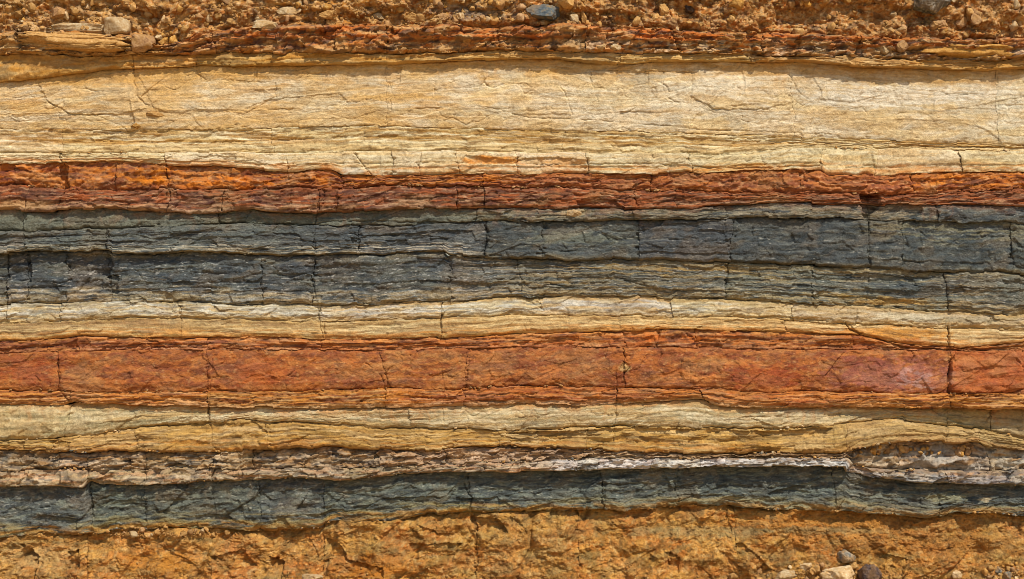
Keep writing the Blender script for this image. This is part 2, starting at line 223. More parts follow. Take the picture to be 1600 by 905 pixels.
# spalls and recesses: polygon, height change (m), feather
PATCHES = [
 ([(790, 677), (900, 673), (1000, 668), (1200, 674), (1300, 668), (1285, 684), (1100, 694), (900, 692)], -.05), ([(290, 664), (400, 660), (420, 676), (330, 680)], -.02), ([(1050, 795), (1120, 792), (1300, 803), (1600, 812), (1600, 838), (1400, 834), (1250, 824), (1100, 806)], -.03),
 ([(75, 160), (95, 168), (110, 178), (180, 178), (230, 170), (212, 150), (208, 110), (100, 124), (60, 130)], .012),
 ([(212, 106), (240, 168), (262, 176), (330, 170), (380, 178), (430, 150), (400, 128), (310, 124), (300, 106)], .010),
 ([(310, 100), (420, 100), (420, 128), (312, 124)], .014), ([(1090, 156), (1110, 170), (1180, 172), (1240, 160), (1240, 120), (1085, 120), (1080, 150)], .010),
 ([(800, 138), (880, 138), (893, 178), (800, 178)], .008), ([(960, 112), (1014, 112), (1013, 131), (985, 136), (960, 128)], -.012), ([(380, 170), (480, 176), (545, 160), (530, 145), (470, 150), (420, 155)], -.010),
 ([(725, 244), (760, 246), (800, 250), (800, 256), (735, 255)], -.022), ([(800, 250), (850, 246), (918, 250), (918, 258), (800, 258)], -.022), ([(1284, 232), (1360, 233), (1368, 260), (1286, 259)], -.012), ([(0, 240), (90, 241), (92, 255), (0, 254)], .008),
 ([(93, 258), (104, 258), (108, 292), (96, 300), (90, 285)], -.09), ([(1342, 304), (1372, 304), (1378, 320), (1352, 346), (1346, 330)], -.11), ([(900, 314), (960, 312), (975, 326), (905, 327)], -.035), ([(1236, 264), (1256, 270), (1262, 285), (1240, 280)], -.02), ([(504, 297), (525, 299), (526, 316), (505, 330)], -.018),
 ([(0, 398), (10, 398), (12, 440), (0, 440)], -.015), ([(10, 396), (44, 396), (46, 440), (11, 440)], -.05), ([(102, 396), (168, 398), (176, 412), (168, 434), (106, 430)], -.05), ([(166, 430), (184, 430), (184, 458), (164, 458)], -.05), ([(560, 370), (640, 366), (700, 372), (690, 386), (575, 388)], -.018), ([(985, 332), (1060, 338), (1052, 346), (1000, 347)], .016), ([(1180, 396), (1280, 392), (1284, 404), (1240, 412), (1185, 410)], .014), ([(210, 420), (330, 412), (420, 424), (400, 440), (230, 442)], .014), ([(820, 420), (960, 424), (950, 440), (830, 442)], .012), ([(1300, 424), (1460, 434), (1440, 448), (1310, 444)], -.016), ([(260, 345), (330, 340), (350, 360), (270, 366)], .010), ([(650, 402), (704, 402), (708, 428), (652, 430)], -.022), ([(548, 372), (562, 372), (562, 386), (550, 386)], -.03), ([(440, 404), (490, 404), (487, 440), (438, 438)], -.012),
 ([(1362, 386), (1412, 388), (1408, 418), (1360, 418)], .012), ([(170, 376), (200, 382), (330, 392), (200, 396), (166, 394)], .014), ([(700, 396), (760, 398), (800, 406), (730, 406)], .018),
 ([(1330, 510), (1480, 514), (1482, 540), (1410, 541), (1350, 524)], .016), ([(1486, 556), (1500, 548), (1586, 548), (1598, 575), (1598, 606), (1530, 617), (1484, 610)], .026), ([(975, 565), (985, 574), (978, 584), (968, 578)], -.02), ([(225, 530), (245, 533), (260, 544), (235, 545)], -.02),
 ([(1450, 636), (1600, 640), (1600, 668), (1560, 672), (1490, 660)], -.022), ([(100, 690), (130, 684), (145, 700), (80, 706)], .012), ([(0, 691), (38, 690), (40, 702), (0, 704)], -.03), ([(75, 688), (110, 690), (105, 702), (80, 700)], -.022), ([(800, 672), (900, 676), (888, 660), (840, 665)], .012),
 ([(840, 700), (912, 704), (915, 718), (850, 718)], -.03), ([(1330, 700), (1400, 697), (1520, 694), (1560, 703), (1540, 716), (1400, 716), (1340, 710)], -.05), ([(590, 742), (585, 730), (575, 730), (572, 745)], -.03),
 ([(138, 748), (152, 752), (158, 764), (145, 772), (138, 765)], -.03), ([(860, 796), (900, 796), (905, 806), (862, 808)], -.05), ([(1334, 760), (1400, 772), (1440, 772), (1430, 755), (1380, 750)], -.018), ([(1440, 770), (1512, 774), (1508, 788), (1440, 788)], .014), ([(1305, 790), (1465, 796), (1468, 806), (1306, 802)], .014), ([(1052, 762), (1086, 764), (1084, 776), (1058, 774)], -.015),
 ([(735, 808), (780, 812), (795, 832), (750, 835), (738, 825)], -.07), ([(30, 850), (60, 870), (55, 905), (35, 905)], -.06), ([(105, 862), (122, 860), (125, 905), (108, 905)], -.07), ([(510, 845), (530, 850), (545, 875), (600, 885), (600, 900), (540, 895), (515, 875)], -.06), ([(330, 870), (380, 860), (400, 885), (360, 905)], -.05), ([(420, 870), (445, 880), (440, 910), (425, 905)], -.06), ([(640, 850), (720, 850), (705, 880), (650, 880)], -.045), ([(1040, 860), (1062, 870), (1060, 895), (1045, 890)], -.05), ([(1380, 865), (1420, 875), (1410, 900), (1385, 890)], -.05), ([(1150, 850), (1165, 852), (1205, 890), (1190, 900)], -.05),
]

BLEEDS = [(b_gravel, 'AE6E34', 6, 5, .6), (b_crust, 'B4803E', 5, 12, .6), (b_ochre, 'C89A50', 4, 16, .55), (b_cream1, 'D2AE6C', 8, 8, .4), (b_rust_top, 'C8813E', 7, 4, .75), (b_rust_mid, '96522C', 6, 6, .6), (b_slate_top, '8A664A', 4, 7, .65),
          (b_slate_a, '6E6A58', 5, 5, .5), (b_slate_b, '8C7C58', 5, 8, .55), (b_slate_bot, 'A28C60', 12, 7, .65), (b_white, 'CBA668', 5, 5, .6), (b_rust2_top, 'CE8C48', 8, 5, .75), (b_rust2_a, 'A8602E', 5, 5, .6), (b_rust2_b, 'B26C30', 8, 5, .65), (b_rust2_bot, 'C08C54', 6, 10, .75),
          (b_cream3, 'C09A5A', 7, 7, .55), (b_rubble_top, '9A7040', 7, 7, .6), (b_pale_top, 'A88A68', 5, 6, .6), (b_slate2_top, '7C7462', 3, 4, .4), (b_slate2_bot, 'A67A3C', 9, 4, .75)]
DRIPS = [(b_crust, 'C08A44', 60, .5), (b_rust_top, 'B4662A', 10, .4), (b_slate_top, '8A6248', 34, .5), (b_white, 'C28C48', 16, .4), (b_rust2_bot, 'BC7C40', 36, .55), (b_rubble_top, '8E6238', 24, .5), (b_slate2_top, 'A08A6C', 40, .35), (b_slate2_bot, '6E6650', 26, .4)]

def seg_dist(px, py, pts):
    d = np.full(px.shape, 1e6, F); t_all = 0
    for (ax, ay), (bx, by) in zip(pts[:-1], pts[1:]):
        ex, ey = bx - ax, by - ay
        t = np.clip(((px - ax) * ex + (py - ay) * ey) / (ex * ex + ey * ey), 0, 1)
        d = np.minimum(d, (px - ax - t * ex) ** 2 + (py - ay - t * ey) ** 2)
    return np.sqrt(d)
def in_poly(px, py, pts):
    c = np.zeros(px.shape, bool)
    for (ax, ay), (bx, by) in zip(pts, pts[1:] + pts[:1]):
        if ay == by: continue
        c ^= ((ay > py) != (by > py)) & (px < (bx - ax) * (py - ay) / (by - ay) + ax)
    return c
def window(X, Y, pts, pad):
    p = np.array(pts); x0, y0 = p.min(0) - pad; x1, y1 = p.max(0) + pad
    if y1 < Y.min() or y0 > Y.max(): return None
    ca, cb = np.searchsorted(XC, x0 - 14), np.searchsorted(XC, x1 + 14)
    if cb <= ca: return None
    Ys = Y[:, ca:cb]; rows = np.where((Ys.max(1) >= y0) & (Ys.min(1) <= y1))[0]
    if len(rows) == 0: return None
    return slice(rows[0], rows[-1] + 1), slice(ca, cb)

def plates(x, s, th, ln, seed, warp=1.3):
    """fissile rock: every lamina is a plate broken at random places along its length; returns height 0..1 and a second random number"""
    sw = s + F(warp) * perlin(x / F(110), s / F(th * 4), seed) + F(.22) * perlin(x / F(14), s / F(th), seed + 1)
    q = sw / F(th); i = np.floor(q).astype(np.int32); f = q - i
    ph = rnd(i, i * 0 + 3, seed + 2) * F(50); lr = F(.6) + F(1.2) * rnd(i, i * 0 + 4, seed + 3)
    xw = x + F(1.3) * perlin(x / F(6), s / F(4), seed + 4) + (rnd(i, i * 0 + 9, seed + 8) - F(.5)) * F(1.6 * th) * (f - F(.5))  + F(.5) * ln * perlin(x / F(ln * 1.3), i.astype(F) * F(7.1), seed + 5)
    j = np.floor(xw / (F(ln) * lr) + ph).astype(np.int32)
    return rnd(i, j, seed + 6), rnd(i, j, seed + 7), f

def smear(a, n):
    return a if n < 1 else (np.pad(a, ((n, n), (0, 0)), mode='edge')[2 * n:] + a + np.pad(a, ((n, n), (0, 0)), mode='edge')[:-2 * n]) / 3

SURF = []           # (X, Y, H) of every bed, for seating stones
def ctrl(c, x):
    if isinstance(c, (int, float)): return np.full(np.shape(x), c, F)
    p = np.array(c, float); return np.interp(x, p[:, 0], p[:, 1]).astype(F)

def make_bed(parent, bed_name, block_name, top, bot, mat, seed, ops, off=0.0, prof=((0, 0), (1, 0)), joints=(), plate=(), facet=(), lump=(), crumb=(),
             edge=(.012, 2.0), edge2=None, hair=.006, grain=.0022, chips=.016, toned=.07, dusty=1.0, jdepth=.02, jit=.006, rows=None, mods=None, tilt=.003, label=None):
    rng = random.Random(seed)
    inn = (XC > -20) & (XC < 1620)
    th = float(np.mean((bot - top)[inn]))
    if rows is None:
        t = np.linspace(0, 1, max(6, int(round(th / 1.0)) + 1))
    else: t = np.array(rows)
    t = t.astype(F)[:, None]
    Y = top[None, :] * (1 - t) + bot[None, :] * t
    X = np.repeat(XC[None, :], len(t), 0).copy()
    # joints bend the columns so that each joint is a clean broken edge
    jc = []
    vv = t[:, 0]
    for k, j in enumerate(sorted(joints)):
        jx, lean = j if isinstance(j, tuple) else (j, rng.uniform(-3, 3))
        c0 = int(np.argmin(np.abs(XC - jx)))
        if c0 < 3 or c0 > NC - 4 or (jc and c0 - jc[-1] < 8): continue
        path = (vv - .5) * F(lean) + F(3.6) * fbm(vv * F(th / 26.0), vv * 0 + F(k * 3.3), seed + k, 4, .6)
        fall = np.exp(-((np.arange(NC) - c0) / max(6.0, abs(lean) / STEP)) ** 2).astype(F)
        X += path[:, None] * fall[None, :]; jc.append(c0)
    s = (t * F(th)).astype(F) * np.ones_like(X)
    Y = Y.astype(F)
    H = ctrl(off, XC)[None, :] + ctrl(prof, t) + 0 * X
    tones = []
    for (pth, pln, amp, pw) in plate:
        a, b, f = plates(X, s, pth, pln, seed + 17 * len(tones) + 50)
        bias = F(.8) * ((a - F(.5)) if pw == 1 else (a ** F(pw) - F(.3)))
        H += F(amp) * (bias + F(.30) * (f - F(.5)) * (b - F(.45))); tones.append(b)
    for (sx, sy, amp) in facet:
        xx = (X + F(.35) * sx * perlin(X / F(sx * 1.5), s / F(sy * 1.5), seed + 3)) / F(sx)
        d1, d2, ra, rb, ox, oy = voro(xx + s / F(sy * 2.2), s / F(sy), seed + int(sx))
        H += F(amp) * ((ra - F(.5)) * ox * 2.6 + (rb - F(.55)) * oy * 2.2 + F(.8) * (rb - F(.5)))
    for (sx, sy, amp, n) in lump:
        H += F(amp) * fbm(X / F(sx), s / F(sy) + F(seed % 13), seed + int(sx * 3), n, .55)
    for (sz, amp, pres) in crumb:
        xx = X / F(sz) + F(.4) * perlin(X / F(sz * 1.3), s / F(sz * 1.3), seed + 8); yy = s / F(sz) + F(.4) * perlin(X / F(sz * 1.3), s / F(sz * 1.3), seed + 9)
        d1, d2, ra, rb, ox, oy = voro(xx, yy, seed + int(sz * 7))
        H += F(amp) * np.where(ra < pres, np.sqrt(np.clip(1 - (d1 / F(.62)) ** 2, 0, 1)) * (F(.45) + F(.55) * rb), 0)
    if hair:
        d1, d2, ra, rb, ox, oy = voro(X / F(70) + F(.30) * perlin(X / F(24), Y / F(24), seed + 41) + s / F(160), s / F(38) + F(.30) * perlin(X / F(24), Y / F(24), seed + 42), seed + 43)
        H -= F(hair) * np.exp(-((d2 - d1) / F(.028)) ** 2) * np.clip(perlin(X / F(60), s / F(26), seed + 44) * 2, 0, 1) + F(hair * .45) * (ra - F(.5))
    H += F(grain) * fbm(X / F(6), s / F(4), seed + 45, 2, .7)
    # soft broken edges along the bed's top and bottom
    dt, db = s, F(th) - s
    e2 = edge2 or edge
    wob = F(.08) + F(1.1) * sst(-.25, .5, fbm(X / F(95), X * 0 + F(.6), seed + 77, 3, .6))
    wob2 = F(.08) + F(1.1) * sst(-.25, .5, fbm(X / F(95), X * 0 + F(.6), seed + 78, 3, .6))
    H -= F(edge[0]) * wob * np.exp(-(dt / F(edge[1])) ** 2) + F(e2[0]) * wob2 * np.exp(-(db / F(e2[1])) ** 2)
    for dd, kk, sd2 in ((db, F(chips), 31), (dt, F(chips) * F(.6), 33)):
        cb = np.clip(perlin(X / F(15), s / F(6), seed + sd2) + F(.4) * perlin(X / F(5), s / F(3), seed + sd2 + 1) + F(.5) * perlin(X / F(80), s / F(40), seed + sd2 + 2) - F(.12) - dd / F(9), 0, 1)
        H -= kk * np.minimum(cb * 3, 1)
    wpx = F(1.4) * perlin(X / F(7), Y / F(7), 901) + F(1.2) * perlin(X / F(19), Y / F(19), 902); wpy = F(1.3) * perlin(X / F(7), Y / F(7), 903) + F(1.2) * perlin(X / F(21), Y / F(17), 904)
    for pts, dh in PATCHES:
        w = window(X, Y, pts, 4)
        if w:
            ins = in_poly(X[w] + F(1.6) * wpx[w], Y[w] + F(1.2) * wpy[w], pts).astype(F)
            H[w] += F(dh) * ins * (F(.75) + F(.5) * perlin(X[w] / F(30), Y[w] / F(12), 905))
    for pts, cw, cd in CRACKS:
        w = window(X, Y, pts, 8)
        if w:
            d = seg_dist(X[w] + wpx[w], Y[w] + wpy[w], pts)
            wid = F(cw * .6) * (F(.8) + F(.6) * np.clip(perlin(X[w] / F(16), Y[w] / F(16), 907), -.8, .8))
            H[w] -= F(cd * .62) * np.exp(-(d / wid) ** 2) * np.clip(F(.75) + F(1.0) * perlin(X[w] / F(23), Y[w] / F(23), 908), .12, 1.1)
    if mods: H = mods(X, Y, s, t, H)
    # colour of the minerals, plus any shade painted in by a wash
    v = t + 0 * X
    cache = {}
    def nz(sx, sy, n, sd):
        k = (sx, sy, n, sd)
        if k not in cache: cache[k] = fbm(X / F(sx) + F(sd * .37), s / F(sy) + F(.6) * perlin(X / F(120), s / F(30), seed + sd) + F(sd * 1.7), seed + sd, n, .6)
        return cache[k]
    rgb = None
    for op in ops:
        c = lin(op[1])
        if op[0] == 'base': rgb = np.repeat(np.repeat(c[None, None, :], X.shape[0], 0), NC, 1).copy(); continue
        d = op[-1] if isinstance(op[-1], dict) else {}
        if op[0] == 'n':                       # noise: scale x, scale y, threshold, softness, strength
            sx, sy, th0, sf, st = op[2:7]; m = F(st) * sst(th0 - sf, th0 + sf, nz(sx, sy, d.get('o', 3), d.get('s', int(sx + sy))))
        elif op[0] == 'p':                     # plate tone: share, strength
            m = F(op[3]) * (tones[d.get('k', 0)] < op[2])
        elif op[0] == 'e':                     # ellipse of stain: cx, cy, rx, ry, strength
            cx, cy, rx, ry, st = op[2:7]; r = np.sqrt(((X - cx) / rx) ** 2 + ((Y - cy) / ry) ** 2) + F(.5) * nz(22, 7, 3, 41)
            m = F(st) * (1 - sst(.55, 1.1, r))
        else: m = F(op[2]) + 0 * X             # wash
        if 'v' in d: m = m * trap(d['v'], v + F(.10) * nz(60, 9, 2, 5))
        if 'x' in d: m = m * trap(d['x'], X + F(18) * nz(30, 12, 2, 6))
        rgb += m[..., None] * (c - rgb)
    du = fbm(X / F(95), Y / F(46) + F(.5) * X / F(95), 941, 5, .62)
    for hx, lo, hi, st in (('B4905E', .12, .6, .34), ('8C7458', -.15, -.6, .22)):
        m = F(st) * (sst(lo, hi, du) if hi > lo else sst(-lo, -hi, -du)) * F(dusty)
        rgb += m[..., None] * (lin(hx) - rgb)
    for bc, hx, up, dn, st in BLEEDS:
        d = Y - bc[None, :] + F(4) * nz(46, 9, 3, 61)
        if d.min() > dn * 2 or d.max() < -up * 2: continue
        m = F(st) * np.where(d < 0, np.exp(-(d / F(up)) ** 2), np.exp(-(d / F(dn)) ** 2)) * sst(-.45, .35, nz(34, 8, 3, 63))
        rgb += m[..., None] * (lin(hx) - rgb)
    for bc, hx, ln, st in DRIPS:
        d = Y - bc[None, :]
        if d.max() < 0 or d.min() > ln: continue
        run = fbm(X / F(16) + F(.8) * perlin(X / F(30), Y / F(20), 871), Y / F(160), 873, 3, .6) + F(.5) * perlin(X / F(60), Y / F(200), 875)
        m = F(st * .6) * sst(-.15, .75, run - F(.6) * d / F(ln)) * (d > 0) * (1 - sst(.5, 1.0, d / F(ln)))
        rgb += m[..., None] * (lin(hx) - rgb)
    rgb *= (F(1) + F(.13) * nz(9, 4, 2, 91) + F(.08) * nz(38, 15, 2, 92))[..., None]
    rgb = np.clip(rgb * ALB, .008, .86)
    # cut the bed into its blocks
    SURF.append((X, Y, H))
    be = bpy.data.objects.new(bed_name, None); COL.objects.link(be); be.parent = parent
    if label: be['label'] = label
    cuts = [0] + jc + [NC - 1]
    for k in range(len(cuts) - 1):
        a, b = cuts[k], cuts[k + 1]
        xs = X[:, a:b + 1]; ys = Y[:, a:b + 1]; h = H[:, a:b + 1].copy()
        ho = rng.uniform(-jit, jit); ti = rng.uniform(-tilt, tilt)
        wdt = float(xs.max() - xs.min())
        h += F(ho) + F(ti) * ((xs - xs.mean()) / F(max(wdt, 1)) * 2)
        jw = rng.uniform(.8, 1.7); jk = rng.choice((.0, .04, .1, .5)); q0 = rng.uniform(1 - toned, 1 + toned)
        for side in (0, 1):
            if (side == 0 and k == 0) or (side == 1 and k == len(cuts) - 2): continue
            d = (xs - xs[:, :1]) if side == 0 else (xs[:, -1:] - xs)
            lo = np.clip(F(.45) + F(1.3) * perlin(ys / F(13), ys * 0 + F(k + .5 * side), seed + 61), 0, 1.1)
            h -= F(jdepth * jk) * lo * np.exp(-(d / F(jw)) ** 2)
            chip = np.clip(perlin(xs / F(11), ys / F(7), seed + 63 + side) + F(.35) * perlin(xs / F(4), ys / F(3), seed + 66) - F(.12) - d / F(13), 0, 1)
            h -= F(.9 * jdepth) * np.minimum(chip * 3, 1)
        build_block(block_name, be, mat, xs, ys, h, np.clip(rgb[:, a:b + 1] * np.array([q0 * rng.uniform(.97, 1.03), q0, q0 * rng.uniform(.95, 1.05)], F), .008, .86))
    return be

BACK = 0.55
def build_block(name, parent, mat, xs, ys, h, rgb):
    nr, nc = xs.shape
    P = np.stack([(xs - X0) * PX, -h, Z0 + (Y0 - ys) * PX], -1).reshape(-1, 3).astype(F)
    idx = np.arange(nr * nc).reshape(nr, nc)
    q = np.stack([idx[1:, :-1], idx[1:, 1:], idx[:-1, 1:], idx[:-1, :-1]], -1).reshape(-1, 4)
    loop = np.concatenate([idx[0, :-1], idx[:-1, -1], idx[-1, :0:-1], idx[:0:-1, 0]])
    B = P[loop].copy(); B[:, 1] = BACK
    n0 = len(P); bl = n0 + np.arange(len(loop)); nx = np.roll(np.arange(len(loop)), -1)
    sk = np.stack([loop, loop[nx], bl[nx], bl], -1)
    V = np.concatenate([P, B]); Q = np.concatenate([q, sk])
    colr = np.concatenate([rgb.reshape(-1, 3), rgb.reshape(-1, 3)[loop]])
    me = bpy.data.meshes.new(name)
    me.vertices.add(len(V)); me.vertices.foreach_set('co', V.ravel())
    me.loops.add(Q.size); me.loops.foreach_set('vertex_index', Q.ravel().astype(np.int32))
    me.polygons.add(len(Q)); me.polygons.foreach_set('loop_start', (np.arange(len(Q)) * 4).astype(np.int32))
    sm = np.ones(len(Q), bool); sm[len(q):] = False
    me.polygons.foreach_set('use_smooth', sm)
    ca = me.color_attributes.new('mineral_colour', 'FLOAT_COLOR', 'POINT')
    ca.data.foreach_set('color', np.concatenate([colr, np.ones((len(colr), 1), F)], 1).astype(F).ravel())
    me.materials.append(mat); me.update(); me.validate()
    o = bpy.data.objects.new(name, me); COL.objects.link(o); o.parent = parent
    return o

def layer(name, label):
    o = bpy.data.objects.new(name, None); COL.objects.link(o)
    o['label'] = label; o['category'] = 'rock layer'; o['group'] = 'rock layers of the cliff face'
    return o
# ------------------------------------------------------------------ the layers of the cliff, top to bottom
t_soil = [0, .1, .2, .3, .38, .45, .5, .54, .58] + list(np.linspace(.6, 1, 84))
t_foot = list(np.linspace(0, .44, 132)) + [.47, .5, .54, .58, .63, .7, .8, .9, 1]

# 1 gravelly soil
def soil_mods(X, Y, s, t, H):
    rill = fbm(X / F(26), Y / F(60), 611, 3)
    return H + F(.035) * rill * trap((900, 980, 1080, 1160), X) - F(.05) * sst(0, .25, fbm(X / F(90), Y / F(40), 612, 2)) + F(.05) * sst(-10, -140, Y) * 0
L = layer('gravel_layer', 'crumbly orange gravelly soil full of stones along the top of the cliff')
make_bed(L, 'soil_face', 'soil_block', b_top, b_gravel, M_SOIL, 11, [
    ('base', 'BE8036'), ('n', 'D0A05C', 60, 30, .1, .3, .8), ('n', 'B0692E', 90, 40, .12, .25, .75, {'s': 3}), ('w', 'B26A2C', .55, {'x': (760, 900, 1700, 1800)}),
    ('n', 'D4A462', 14, 9, .15, .25, .8), ('n', '8A5A30', 18, 12, .25, .25, .7, {'s': 7}), ('n', 'DDB884', 7, 5, .3, .2, .7, {'s': 9}), ('n', '5E4A3A', 25, 14, .42, .15, .6, {'s': 12}),
    ('e', '6E6A62', 740, 18, 70, 14, .6), ('e', 'E0C08C', 90, 50, 110, 16, .6)],
    off=-.035, lump=[(90, 50, .05, 3), (30, 22, .035, 3)], crumb=[(30, .036, .4), (14, .026, .5), (7, .012, .6)], facet=[(16, 10, .010)],
    joints=(), edge=(.0, 2), edge2=(.02, 4), rows=t_soil, mods=soil_mods, grain=.004)

# 2 rusty crust and ochre ledge
L = layer('crust_layer', 'thin rusty crust of broken stone under the gravelly soil')
make_bed(L, 'rubbly_crust', 'crust_block', b_gravel, b_crust, M_IRON, 23, [
    ('base', 'BC7C3E'), ('n', '8A5A3A', 40, 8, .15, .2, .65), ('n', 'C97A36', 40, 6, .12, .15, .8, {'s': 4}), ('p', 'D0813A', .22, .6), ('p', '7A5440', .22, .5, {'k': 1}),
    ('n', 'D2A468', 34, 9, .0, .25, .7, {'s': 8}), ('w', 'C98F48', .75, {'x': (-900, -800, 190, 300)}), ('n', 'E2BE86', 40, 9, .08, .2, .7, {'s': 15, 'x': (-900, -800, 190, 300)}),
    ('n', 'C0641F', 70, 5, .05, .2, .8, {'s': 5, 'v': (-.2, 0, .35, .6), 'x': (300, 380, 1500, 1600)}), ('n', 'D9BC92', 22, 9, .08, .15, .7, {'s': 6, 'v': (.4, .55, 1, 1.2), 'x': (880, 930, 1700, 1800)}),
    ('n', '4A3A38', 26, 6, .25, .15, .7, {'s': 19})],
    off=[(0, .03), (200, .03), (260, .0), (300, .04), (700, .05), (900, .045), (1200, .035), (1430, .03), (1600, .03)], prof=[(0, .0), (.15, .03), (.45, .03), (.55, .0), (.9, .012), (1, .0)],
    plate=[(9, 60, .030, 1), (4, 30, .014, 2)], facet=[(30, 16, .045), (13, 8, .024), (7, 5, .010)], lump=[(60, 12, .02, 3)], crumb=[(11, .012, .4)],
    joints=[(90, 6), (212, 2), (255, -4), (335, 8), (525, -3), (604, 4), (780, 2), (915, -5), (1055, 5), (1190, 3), (1248, -3), (1345, 4), (1392, 1), (1560, 3)], jit=.018, jdepth=.04, edge=(.03, 2), edge2=(.04, 2.4))
make_bed(L, 'ochre_ledge', 'ochre_block', b_crust, b_ochre, M_SAND, 37, [
    ('base', 'CF9F55'), ('n', 'B67F32', 110, 5, .0, .2, .8), ('n', 'DDB878', 120, 4, .12, .15, .8, {'s': 4}), ('n', '9A6A2C', 60, 3, .25, .12, .7, {'s': 8}), ('n', 'C88A34', 90, 12, .05, .2, .7, {'s': 9, 'x': (-900, -800, 420, 700)}),
    ('w', 'DCBB82', .5, {'x': (700, 900, 1300, 1500)}), ('n', '8C7650', 120, 9, .15, .15, .55, {'s': 13})],
    off=[(0, .018), (200, .02), (320, .01), (430, .03), (600, .035), (900, .03), (1240, .02), (1290, .055), (1420, .06), (1500, .03), (1600, .02)],
    prof=[(0, -.005), (.3, .0), (.75, .008), (.95, .006), (1, -.005)], plate=[(5, 95, .016, 1), (2.6, 50, .008, 2)], lump=[(70, 10, .012, 3), (14, 4, .006, 2)], facet=[(40, 10, .010)],
    joints=[(208, 2), (307, -2), (425, 3), (795, -3), (970, 2), (1170, 4), (1435, -4)], jit=.006, jdepth=.015, edge=(.02, 1.6), edge2=(.03, 2.0))

# 3 cream sandstone
L = layer('cream_sandstone_layer', 'thick pale cream sandstone bed between the rusty crust and the upper rust band')
make_bed(L, 'massive_bed', 'sandstone_block', b_ochre, b_cream1, M_SAND, 41, [
    ('base', 'E3CB98'), ('n', 'E9DBBA', 130, 34, .0, .25, .8), ('n', 'DBBE8A', 110, 24, .1, .25, .6, {'s': 4}), ('n', 'D2B07A', 110, 9, .3, .15, .35, {'s': 5}), ('n', 'CDC3A8', 90, 20, .2, .2, .55, {'s': 7}),
    ('n', 'CC9A52', 90, 9, .22, .18, .55, {'s': 8, 'x': (-900, -800, 650, 900)}), ('w', 'C9A05C', .55, {'v': (-.5, -.4, .05, .26)}), ('n', 'B98C48', 80, 6, .05, .2, .55, {'v': (-.5, -.4, .12, .3), 's': 17}),
    ('e', 'CC9440', 120, 118, 150, 18, .6), ('e', 'D29A48', 20, 160, 60, 10, .4), ('e', 'E6DCC0', 720, 128, 60, 14, .5), ('e', 'E2D6B8', 940, 180, 80, 12, .45), ('e', 'D8A85A', 400, 190, 120, 7, .45), ('e', 'D3A45A', 262, 132, 60, 30, .6), ('e', 'CF9C50', 370, 112, 60, 14, .7), ('e', 'CDC3A6', 480, 152, 70, 22, .75), ('e', 'D6CBB0', 20, 140, 30, 16, .6), ('e', 'C6B898', 190, 150, 60, 14, .55), ('e', 'B9AE92', 1000, 122, 40, 10, .75), ('e', 'C9BC98', 960, 152, 90, 12, .45), ('e', 'D8AC62', 610, 152, 90, 7, .6), ('e', 'D0A256', 845, 114, 25, 8, .6), ('e', 'E6DCC2', 1390, 150, 130, 20, .7), ('e', 'E8DDBF', 1130, 135, 90, 18, .5), ('e', 'D7B67A', 1380, 190, 160, 14, .5), ('e', 'E9DDC0', 1560, 150, 60, 16, .5),
    ('w', 'DDB878', .2, {'x': (-900, -800, 560, 800)}), ('n', 'D8AC62', 110, 34, .15, .25, .45, {'s': 33, 'x': (-900, -800, 760, 900)}), ('n', 'B48E56', 60, 2.2, .42, .12, .45, {'s': 21}), ('n', 'A98A5C', 11, 5, .5, .12, .5, {'s': 25})],
    off=[(0, -.012), (600, -.008), (1200, -.01), (1600, -.016)], prof=[(0, -.02), (.1, -.012), (.3, .0), (.7, .006), (1, .0)], plate=[(18, 150, .006, 1), (7, 80, .0025, 4)], facet=[(130, 44, .010), (34, 15, .0032), (10, 7, .0016)], lump=[(180, 60, .007, 2), (14, 9, .0012, 2)],
    joints=[(604, 3), (1238, 14), (1560, 1)], jit=.003, jdepth=.004, edge=(.006, 2), edge2=(.008, 1.5), tilt=.004, grain=.0013, hair=.010, chips=.007, toned=.03, dusty=.35)
make_bed(L, 'laminated_bed', 'sandstone_slab', b_cream1, b_cream2, M_SAND, 53, [
    ('base', 'DEC490'), ('n', 'C7964A', 120, 6, .05, .2, .75), ('n', 'E8D8B2', 170, 4, .05, .12, .8, {'s': 4}), ('n', 'A87632', 70, 3.2, .28, .1, .7, {'s': 8}), ('n', 'B98742', 200, 7, .1, .15, .6, {'s': 9}), ('w', 'E3CB98', .5, {'v': (.55, .7, 1, 1.2)}), ('n', '8A6432', 40, 2.6, .42, .08, .6, {'s': 14})],
    off=[(0, -.012), (800, -.014), (1600, -.012)], prof=[(0, .0), (.2, -.008), (.5, -.012), (.75, -.004), (1, .0)], plate=[(6.5, 90, .012, 2), (3, 50, .006, 4), (12, 170, .008, 1)], lump=[(120, 10, .005, 2), (14, 6, .0018, 2)], facet=[(26, 7, .007)],
    joints=[(98, 3), (425, 2), (880, -2), (1390, -3)], jit=.003, jdepth=.004, edge=(.010, 1.4), edge2=(.010, 1.4), grain=.0013, chips=.007, toned=.03, dusty=.35)
